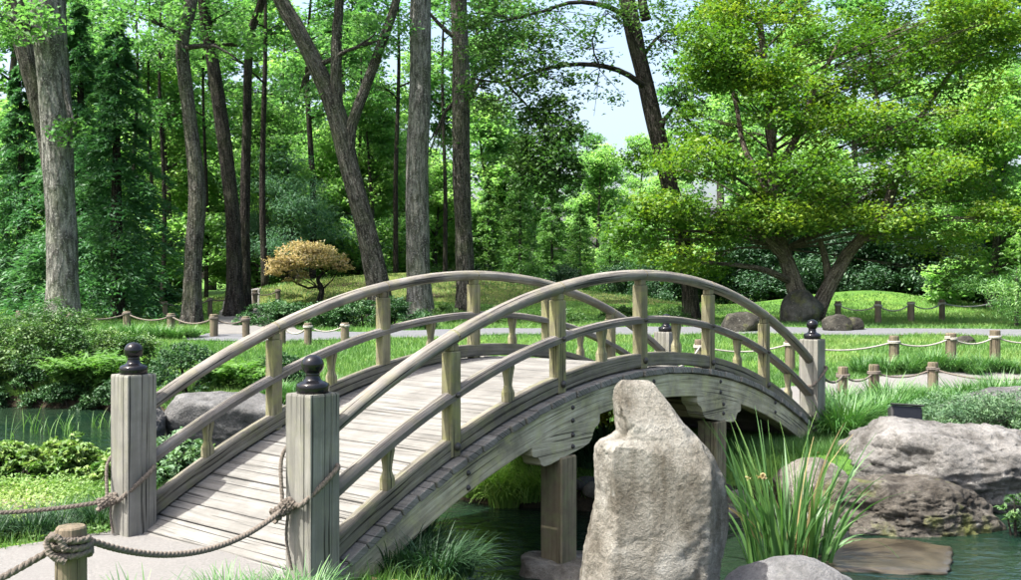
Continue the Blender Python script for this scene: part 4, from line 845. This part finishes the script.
T1 = [(-25.5, 53), (-24, 58), (-19, 60), (-14.5, 62), (-9.5, 59), (-5.5, 63), (-2.2, 60), (-11.5, 68), (-20, 69), (-27, 68), (12, 60), (16, 56), (20, 60), (24, 55), (28, 60), (33, 56), (18, 68), (26, 68), (38, 64)]
for i, (x, y) in enumerate(T1): place(ts, 't', i, x, y, random.uniform(.9, 1.15))
for i, (x, y, s) in enumerate([(2.0, 66, .52), (5.0, 68, .55), (8.2, 66, .62), (-0.5, 72, .62), (10.5, 72, .7), (3.5, 76, .6), (7, 78, .62)]): place(ts, 't', i + 1, x, y, s)
for i, (x, y) in enumerate([(-30, 47), (-34, 43), (-37, 50), (-40, 45), (-28, 52), (-43, 38), (-33, 36), (-26, 34), (29, 43), (33, 47), (31, 38), (37, 42), (40, 50)]): place(us, 'u', i, x, y, random.uniform(.9, 1.2))
for i, (x, y) in enumerate([(-36, 58), (-43, 60), (-50, 55), (-48, 46), (44, 58), (50, 52)]): place(ts, 't', i, x, y, random.uniform(.8, 1.0))
def behind(x):
    if x < -40 or x > 1060: return 'beyond the ' + ('massive grey trunk' if x < 0 else 'grassy mound') + ' at the garden edge'
    for lim, t in ((62, 'behind the massive grey trunk'), (185, 'behind the large drooping conifer'), (260, 'behind the sandy side path'), (350, 'behind the orange dwarf maple'), (440, 'behind the leaning three-stemmed tree'),
                   (560, 'behind the brown trunk on the mound'), (680, 'behind the dark leaning oak'), (900, 'behind the forked maple')):
        if x < lim: return t
    return 'behind the rounded grassy mound'
for o in list(col.objects):
    if o.get('group') in (GU, GT):
        light = any(c.data.materials[0].name == 'bright leaf' for c in o.children); tall = o['group'] == GT; big = o.scale[0] > (1.0 if o.scale[0] > .8 else .58)
        o['label'] = ('tall ' if tall else 'short bushy ') + ('broad ' if big else 'narrow ') + ('light' if light else 'mid') + '-green woodland tree ' + behind(CX + F * o.location.x / o.location.y)
# slim bare stems among the understory
ss = thing('slim_tree', 'slim young stem with a thin leafy top among the understory', 'tree', (0, 0, 0), 0, 'slim stems in the understory'); m = MB(); trunk(m, [(0, 0, -.2, .10), (.1, 0, 4, .085), (-.1, .1, 9, .06), (0, 0, 13, .02)], k=8, n=20, flare=.2)
sc_ = [((random.gauss(0, .8), random.gauss(0, .8), random.uniform(7, 13)), (1.0, 1.0, .5), 330) for k in range(9)]; auto_limbs(m, [(0, 0, 0, .1), (.1, 0, 4, .085), (-.1, .1, 9, .06), (0, 0, 13, .02)], sc_, .04, 5, 2, 5)
m.obj('trunk', M['bark_dark'], ss, True); tag(link('crown', leaf_mesh('crown', sc_, M['lf_wood'], .17), ss), kind='stuff')
for i, (x, y, s) in enumerate([(135, 41, 1), (150, 42, .9), (162, 40.5, .95), (265, 39, 1.3), (312, 43, 1.6), (396, 42, 1.1), (445, 44, 1.0), (100, 44, 1.1), (206, 42, .9), (286, 46, 1.0), (360, 47, .9)]):
    o = ss if i == 0 else copy_tree(ss); put(o, (x - CX) / F * y, y, s, None, 1.0)
for o in list(col.objects):
    if o.get('group') == 'slim stems in the understory': o['label'] = 'slim young stem with a thin leafy top ' + behind(CX + F * o.location.x / o.location.y)
# rhododendron bank
rh = thing('rhododendron', 'large dark glossy rhododendron in the bank behind the grassy mound', 'shrub', (0, 0, 0), 0, 'dark rhododendrons behind the mound'); m = MB(); cl = [((random.gauss(0, .9), random.gauss(0, .7), random.uniform(.4, 2.9)), (.8, .8, .55), 620) for k in range(16)]
for k in range(6): limb(m, [(0, 0, -.1), (random.gauss(0, .3), random.gauss(0, .3), 1), (random.gauss(0, .8), random.gauss(0, .8), 2.2)], .05, .015, 8, 6)
m.obj('stem', M['bark_dark'], rh, True); tag(link('foliage', leaf_mesh('foliage', cl, M['lf_dark'], .17, .5, 20, .2, .38), rh), kind='stuff')
for i, (x, Y, s) in enumerate([(690, 47, .8), (735, 46, .9), (770, 45, 1.0), (815, 45.5, 1.05), (850, 46, 1.1), (885, 46, 1.15), (920, 46.5, 1.2), (955, 45.5, 1.15), (990, 45, 1.2), (1025, 44, 1.2), (870, 49, 1.5), (930, 50, 1.6), (985, 49, 1.6), (1040, 48, 1.5), (800, 50, 1.4)]):
    o = rh if i == 0 else copy_tree(rh); put(o, (x - CX) / F * Y, Y, s)
# low dark bank of shrubs at the wood's foot
for i, (x, Y, s) in enumerate([(20, 41, .7), (120, 43, .7), (160, 44, .6), (480, 49, .6), (560, 47, .55), (620, 47, .6), (655, 46, .7), (360, 46, .6)]):
    o = copy_tree(rh); put(o, (x - CX) / F * Y, Y, s); o['label'] = 'low dark evergreen shrub at the foot of the woodland'; o['group'] = 'low evergreen shrubs under the woodland'; o['label'] = 'low dark evergreen shrub at the woodland foot ' + behind(x)
fs = simple_tree('feathery_shrub', 'low pale feathery conifer shrub beside the rope posts at the mound', 'shrub', None, [(0, 0, -.1, .05), (0, 0, 1, .03), (0, 0, 1.6, .01)], leaf_mesh('crown', [((random.gauss(0, .75), random.gauss(0, .5), random.uniform(.3, 1.5)), (.6, .6, .22), 500) for k in range(12)], M['lf_larch'], .13, .3, 24, .2, .2), M['bark_brown'])
q = gpx(1005, 327); put(fs, q.x + .3, q.y, 1.0)

# ------------------------------------------------------------------ near shrubs, ferns, tufts
def shrub(name, label, c, cl, lf, size, up=.5, per=26, spread=.1, aspect=.5, stems=7, group=None, cat='shrub', shell=.8):
    z = g1(c[0], c[1]); o = thing(name, label, cat, (c[0], c[1], z), 0, group); m = MB()
    for k in range(stems):
        t = random.choice(cl); limb(m, [(random.gauss(0, .06), random.gauss(0, .06), -.08), (t[0][0] * .45, t[0][1] * .45, t[0][2] * .5), t[0]], .018, .005, 7, 5)
    m.obj('stem', M['bark_dark'], o, True); tag(link('foliage', leaf_mesh('foliage', cl, lf, size, up, per, spread, aspect, shell=shell), o), kind='stuff'); return o
def dome(rx, ry, h, k, n, s=.3):
    out = []
    for i in range(k):
        a = random.uniform(0, 6.283); q = math.sqrt(random.random()); z = h * (1 - q ** 2.2) * random.uniform(.55, .95) + .06
        out.append(((rx * q * math.cos(a), ry * q * math.sin(a), z), (s, s, s * .7), n))
    return out
q = gpx(18, 404); shrub('azalea', 'broad dense azalea bush on the far pond bank below the massive trunk', (q.x - .2, q.y + 1.0), dome(1.5, 1.0, 1.12, 46, 560, .32), M['lf_shrub'], .055, .6, 24, .10, .5)
q = gpx(72, 398); shrub('azalea', 'smaller azalea bush joining the broad azalea by the ferns', (q.x + .2, q.y + 1.6), dome(.65, .55, .62, 20, 420, .24), M['lf_shrub'], .055, .6, 24, .10, .5)
for i in range(11):
    x = -8.8 + i * .30; y = float(np.interp(x, [-9, -6.4, -4.6, -3], [16.45, 16.15, 14.35, 13.2])) + random.gauss(0, .1)
    shrub('bank_shrub', 'dark low leafy shrub overhanging the far pond water', (x, y), dome(.32, .26, .30, 9, 210, .15), M['lf_box'], .05, .5, 20, .08, .4, 3, 'dark shrubs overhanging the far pond water')
q = gpx(186, 392); ball = []
for k in range(80):
    d = Vector((random.gauss(0, 1), random.gauss(0, 1), abs(random.gauss(0, 1)) * .9)).normalized(); ball.append(((d.x * .44, d.y * .44, .12 + d.z * .48), (.13, .13, .13), 120))
shrub('box_ball', 'clipped round dark green box ball behind the bridge handrail', (q.x, q.y), ball, M['lf_box'], .035, .2, 16, .06, .6)
q = gpx(275, 392); shrub('box_ball', 'smaller dark rounded bush beside the grey flat-topped boulder', (q.x, q.y + .3), [((c[0] * .7, c[1] * .7, c[2] * .75), r, n) for (c, r, n) in ball], M['lf_box'], .035, .2, 16, .06, .6)
for i, (x, y) in enumerate([(272, 325), (289, 327), (310, 326), (335, 328), (362, 327), (395, 328)]):
    q = gpx(x, y); shrub('low_hedge_bush', 'dark low rounded bush in the row below the mossy mound', (q.x, q.y), dome(.85, .6, .62, 16, 330, .3), M['lf_box'], .075, .5, 24, .1, .5, 4, 'dark low bushes below the mossy mound')
for i, (x, y, w) in enumerate([(440, 322, .6), (500, 324, .6), (560, 324, .6), (620, 322, .6), (670, 322, .5)]):
    q = gpx(x, y); shrub('low_shrub', 'small leafy shrub along the grey path at the wood edge', (q.x, q.y), dome(w, w, .42, 10, 240, .24), M['lf_shrub'], .07, .5, 24, .1, .4, 3, 'small shrubs along the grey path')
q = px(607, 428, 9.8); shrub('yellow_shrub', 'yellow-green leafed shrub seen beneath the bridge arch', (q.x, q.y + .2), dome(.16, .16, .42, 12, 130, .10), M['lf_yellow'], .04, .5, 18, .08, .6)
for i, (x, Y, lab) in enumerate([(955, 10.9, 'low spreading juniper below the grey boulder by the sandy path'), (1010, 10.6, 'low juniper next to the spreading one at the pinkish boulder')]):
    X = (x - CX) / F * Y; shrub('juniper', lab, (X, Y), dome(.75, .45, .34, 22, 620, .2), M['lf_juniper'], .034, .3, 20, .07, .3)
q = px(1005, 470, 8.1); shrub('leafy_sprig', 'dark leafy azalea sprig overhanging the boulders by the water', (q.x + .12, 8.15), [((-.08, 0, .62), (.13, .12, .06), 90), ((.05, 0, .50), (.14, .12, .06), 90), ((-.02, 0, .75), (.10, .10, .06), 60), ((.12, 0, .36), (.12, .12, .08), 80)], M['lf_shrub'], .05, .6, 14, .06, .4)

def blade_mesh(name, blades, seg=5):
    """blades: (root, azimuth, length, lean, width, tint): arching strap leaves"""
    V, Fq, T = [], [], []
    for (p, az, L, lean, w, t) in blades:
        d = (math.cos(az), math.sin(az)); sd = (-d[1], d[0]); th = 0.12 + lean * .15; x = z = 0; o = len(V)
        for i in range(seg + 1):
            f = i / seg; ww = w * (1 - f ** 2.2) * .5 + .0006
            c = (p[0] + d[0] * x, p[1] + d[1] * x, p[2] + z)
            V.append((c[0] - sd[0] * ww, c[1] - sd[1] * ww, c[2])); V.append((c[0] + sd[0] * ww, c[1] + sd[1] * ww, c[2]))
            th2 = th + lean * f * 1.5; x += math.sin(th2) * L / seg; z += math.cos(th2) * L / seg
        for i in range(seg): a = o + 2 * i; Fq.append((a, a + 1, a + 3, a + 2)); T.append(t)
    return np.array(V), np.array(Fq), np.array(T)
def tuft_me(n, L, w, r0, lf, lean=1.0):
    B = []
    for k in range(n):
        a = random.uniform(0, 6.283); q = r0 * math.sqrt(random.random()); B.append(((q * math.cos(a), q * math.sin(a), -.01), a + random.gauss(0, .5), L * random.uniform(.6, 1.15), lean * random.uniform(.4, 1.25), w * random.uniform(.7, 1.2), min(1, max(0, random.gauss(.45, .22)))))
    V, Fq, T = blade_mesh('tuft', B); return mesh('grass_tuft', V, Fq, lf, tint=T)
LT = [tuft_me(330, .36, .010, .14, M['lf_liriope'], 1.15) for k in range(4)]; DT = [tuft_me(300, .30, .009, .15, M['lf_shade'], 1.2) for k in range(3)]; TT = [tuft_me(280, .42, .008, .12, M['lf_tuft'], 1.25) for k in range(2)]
def tufts(lst, label, group, pool=LT):
    for (x, y, s) in lst:
        o = link('grass_tuft', random.choice(pool)); o.location = (x, y, g1(x, y) - .01); o.rotation_euler = (0, 0, random.uniform(0, 6.28)); o.scale = (s, s, s * random.uniform(.85, 1.1)); tag(o, label, 'grass', group)
tufts([(-1.62 + .21 * i + random.gauss(0, .04), 4.62 + random.gauss(0, .14), random.uniform(.75, 1.0)) for i in range(4)] + [(-1.35, 4.9, .8), (-1.1, 4.75, .85), (-1.02, 5.0, .8), (-1.5, 4.35, .8), (-1.2, 4.4, .9), (-.9, 4.5, .9)], 'strappy grass tuft at the foot of the knotted bridge post', 'grass tufts below the knotted bridge post')
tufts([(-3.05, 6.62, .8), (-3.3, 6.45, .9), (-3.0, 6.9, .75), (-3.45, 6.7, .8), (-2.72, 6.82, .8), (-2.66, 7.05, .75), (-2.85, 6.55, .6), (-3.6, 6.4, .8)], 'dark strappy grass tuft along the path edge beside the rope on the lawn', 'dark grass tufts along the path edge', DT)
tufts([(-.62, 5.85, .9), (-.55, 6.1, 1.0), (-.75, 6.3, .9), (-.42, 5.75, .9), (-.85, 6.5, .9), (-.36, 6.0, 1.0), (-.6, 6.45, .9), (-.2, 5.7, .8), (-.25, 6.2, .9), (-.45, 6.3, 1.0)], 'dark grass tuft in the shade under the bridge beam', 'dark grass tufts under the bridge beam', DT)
tufts([(-.05, 9.22, 1.15), (.15, 9.2, 1.1), (-.3, 9.4, 1.2), (-.15, 9.33, 1.2), (.3, 9.2, 1.0), (.05, 9.5, 1.2), (-.4, 9.6, 1.2), (-.5, 9.95, 1.1), (.3, 9.6, 1.1), (-.2, 10.0, 1.2), (-.75, 10.3, 1.1)], 'pale arching grass tuft on the pond bank seen beneath the bridge', 'pale grass tufts seen beneath the bridge', TT)
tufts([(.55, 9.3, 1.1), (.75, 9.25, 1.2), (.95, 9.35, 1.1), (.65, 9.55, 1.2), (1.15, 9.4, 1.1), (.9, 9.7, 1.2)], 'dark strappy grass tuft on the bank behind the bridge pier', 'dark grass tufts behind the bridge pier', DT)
L_ = []
for i in range(46):
    t = random.random(); x = 3.15 + 3.2 * t + random.gauss(0, .12); y = 10.3 + 2.9 * t ** .6 + random.gauss(0, .22); L_.append((x, y, random.uniform(1.0, 1.45)))
tufts(L_, 'strappy grass tuft at the rope posts between the bridge foot and the sandy path', 'grass tufts between bridge foot and sandy path')
tufts([(gp(x, 372)[0], gp(x, 372)[1] + random.gauss(0, .2), random.uniform(.9, 1.2)) for x in range(860, 1021, 9)], 'grass tuft bordering the lawn side of the sandy path', 'grass tufts on the lawn side of the sandy path')
tufts([(gp(x, 338)[0], gp(x, 338)[1] + random.gauss(0, .3), random.uniform(1, 1.4)) for x in range(10, 200, 14)], 'grass tuft under the rope of the far lawn fence', 'grass tufts along the far lawn rope')
tufts([(-2.5 + random.gauss(0, .5), 13.6 + random.gauss(0, .3), 1.1) for i in range(8)], 'grass tuft on the bank beyond the flat-topped boulder', 'grass tufts beyond the flat-topped boulder')

# iris clump: every leaf its own piece
ic = Vector((1.98, 7.35, WATER - .04))
iris = thing('iris_clump', 'tall clump of sword-shaped green iris leaves growing in the pond beside the standing stone', 'plant', ic)
for k in range(140):
    a = random.uniform(0, 6.283); q = random.uniform(0, 1) ** .6
    root = (q * .30 * math.cos(a), q * .17 * math.sin(a), 0); az = a + random.gauss(0, .5); L = random.uniform(.6, 1.16) * (1.0 if random.random() < .8 else .65); lean = abs(random.gauss(.16, .13)) + q * .14
    if random.random() < .16: lean += random.uniform(.3, .7)
    if math.cos(az) > .3: lean *= 1.35
    w = random.uniform(.017, .032); d = (math.cos(az), math.sin(az)); fa = random.uniform(0, 3.14); sd = (math.cos(fa), math.sin(fa)); x = z = 0; V = []; sg = 8
    for i in range(sg + 1):
        f = i / sg; ww = w * .5 * (1 - max(0, f - .35) ** 1.6 / .65 ** 1.6) + .0008; cpt = (root[0] + d[0] * x, root[1] + d[1] * x, z); nrm = (-sd[1] * .003, sd[0] * .003)
        V += [(cpt[0] - sd[0] * ww, cpt[1] - sd[1] * ww, cpt[2]), (cpt[0] + nrm[0], cpt[1] + nrm[1], cpt[2]), (cpt[0] + sd[0] * ww, cpt[1] + sd[1] * ww, cpt[2])]
        th = .04 + lean * .35 + lean * 1.5 * f ** 1.4; x += math.sin(th) * L / sg; z += math.cos(th) * L / sg
    Fq = [(3 * i + j, 3 * i + j + 1, 3 * i + j + 4, 3 * i + j + 3) for i in range(sg) for j in (0, 1)]
    link('leaf', mesh('leaf', V, Fq, M['lf_dry'] if random.random() < .04 else M['lf_iris'], tint=[min(1, max(0, random.gauss(.45, .25)))] * len(Fq), smooth=True), iris)
p = px(757, 478, 7.12) - ic
tag(link('withered_leaf', leaf_mesh('withered_leaf', [(tuple(p), (.09, .05, .014), 26), (tuple(p + Vector((.04, 0, .01))), (.03, .02, .012), 14)], M['lf_orange'], .035, .3, 6, .03, .6), iris), 'withered orange leaf scraps', kind='stuff')

# ferns
def fern(x, y, s, label, group):
    z = g1(x, y); o = thing('fern', label, 'fern', (x, y, z), random.uniform(0, 6), group); nf = 11
    for k in range(nf):
        az = 6.283 * k / nf + random.gauss(0, .2); L = s * random.uniform(.55, .8); lean = random.uniform(.7, 1.1); d = Vector((math.cos(az), math.sin(az), 0)); sd = Vector((-d.y, d.x, 0)); c = Vector((0, 0, 0)); C, D, S_ = [], [], []
        for i in range(15):
            f = i / 14; th = .25 + lean * 1.25 * f; c = c + (d * math.sin(th) + Vector((0, 0, math.cos(th)))) * L / 14; wl = L * .34 * (math.sin(math.pi * (.12 + .86 * f)) ** .8)
            for sg in (-1, 1): C.append(c + sd * sg * wl * .5 + Vector((0, 0, -.05 * wl))); D.append(sd * sg + d * .35); S_.append(wl + .01)
        V, Fa = leaf_quads(np.array([v[:] for v in C]), np.array(S_), 1.4, .26, rng, .05, np.array([v[:] for v in D]))
        link('frond', mesh('frond', V, Fa, M['lf_fern'], tint=np.full(len(Fa), min(1, max(0, random.gauss(.5, .2))))), o)
for (x, y) in [(80, 404), (95, 402), (108, 404), (88, 396), (104, 395), (66, 406), (74, 398), (116, 398), (97, 407)]:
    q = gpx(x, y); fern(q.x, q.y + .1, 1.0, 'bright green fern on the far pond bank beside the azalea', 'ferns beside the azalea')
for (x, y) in [(212, 396), (228, 392), (243, 396)]:
    q = gpx(x, y); fern(q.x, q.y + .3, .85, 'green fern between the clipped box ball and the flat-topped boulder', 'ferns beside the box ball')

# leafy perennials on the near left bank, and reeds in the water
def perennial(x, y, s, label, group, lf='lf_cover'):
    o = shrub('leafy_perennial', label, (x, y), dome(.24 * s, .2 * s, .30 * s, 8, 90, .11 * s), M[lf], .06, .5, 14, .06, .38, 4, group, 'plant'); return o
for i in range(44):
    t = i / 43; x = -5.9 + 3.1 * t + random.gauss(0, .12); y = 8.75 - .35 * t + random.gauss(0, .14); perennial(x, y, random.uniform(.55, .8), 'low leafy perennial edging the pond on the lawn side', 'leafy perennials edging the pond')
for i in range(5): perennial(-2.75 + random.gauss(0, .16), 8.1 + random.gauss(0, .25), random.uniform(.9, 1.2), 'rounded leafy plant close behind the lawn-side bridge post', 'leafy plants behind the bridge post', 'lf_juniper')
for i in range(9):
    x = random.uniform(-6.4, -5.0); y = 13.2 + random.gauss(0, .4); B = [((random.gauss(0, .05), random.gauss(0, .05), 0), random.uniform(0, 6.28), random.uniform(.12, .42), random.uniform(.2, .9), .010, random.random()) for k in range(7)]
    V, Fq, T = blade_mesh('r', B); o = link('water_reed', mesh('water_reed', V, Fq, M['lf_fern'], tint=T)); o.location = (x, y, WATER - .02); tag(o, 'thin pale reed standing in the shaded pond water', 'plant', 'reeds in the shaded pond water')

# ------------------------------------------------------------------ lawns and ground cover
def scatter(name, n, ymin, ymax, hgt, w, lf, label, xr=None, dens=1.9, mask=None, cat='grass', leafy=False):
    r = rng; u = r.random(n * 3); a, b = ymin ** (1 - dens), ymax ** (1 - dens); y = (a + (b - a) * u) ** (1 / (1 - dens))
    x = (r.random(n * 3) * 1.12 - .56) * y * 1021 / F if xr is None else r.uniform(xr[0], xr[1], n * 3)
    z = gh(x, y); ok = (z > -.33) & ~on_path(x, y, -.05)
    if mask is not None: ok &= mask(x, y)
    ok &= vnoise(x * 1.1, y * 1.1, 4) + r.random(n * 3) * .6 > .42
    x, y, z = x[ok][:n], y[ok][:n], z[ok][:n]; m = len(x); t = np.clip(.5 + (vnoise(x * .8, y * .8, 6) - .5) * .9 + (vnoise(x * .25, y * .25, 8) - .5) * .7 + r.normal(0, .16, m), 0, 1)
    if leafy:
        V, Fa = leaf_quads(np.stack([x, y, z + r.uniform(0, hgt, m)], 1), w, .8, .6, r); o = link(name, mesh(name, V, Fa, lf, tint=t))
    else:
        k = np.clip(y / 14, .8, 3.2); h = hgt * r.uniform(.5, 1.3, m) * (k ** .25); ww = w * k; a = r.uniform(0, 6.283, m); ln = r.normal(0, .45, (m, 2)) * h[:, None]
        V = np.empty((m, 3, 3)); V[:, 0] = np.stack([x - np.cos(a) * ww, y - np.sin(a) * ww, z - .01], 1); V[:, 1] = np.stack([x + np.cos(a) * ww, y + np.sin(a) * ww, z - .01], 1); V[:, 2] = np.stack([x + ln[:, 0], y + ln[:, 1], z + h], 1)
        o = link(name, mesh(name, V.reshape(-1, 3), np.arange(3 * m).reshape(m, 3), lf, tint=t))
    return tag(o, label, cat, None, 'stuff')
scatter('grass', 330000, 9.5, 40, .075, .006, M['lf_lawn'], 'short green lawn grass around the pond and paths', mask=lambda x, y: sdist(x, y, POND) > .1)
scatter('ground_cover', 70000, 6.4, 12.5, .05, .032, M['lf_cover'], 'low leafy ground cover on the lawn beside the bridge', (-8.5, -1.6), 1.2, lambda x, y: (x < -1.2 - (y - 6) * .35) , leafy=True)
scatter('grass', 60000, 5.0, 14, .10, .005, M['lf_lawn'], 'grass on the banks by the bridge foot and boulders', (-3.2, 9), 1.3, lambda x, y: (sdist(x, y, POND) < 2.5))


scatter('fallen_leaves', 2600, 5.5, 30, .012, .045, M['lf_dry'], 'scattered dry leaves lying on lawn and banks', None, 1.5, lambda x, y: sdist(x, y, POND) > .2, 'leaves', True)
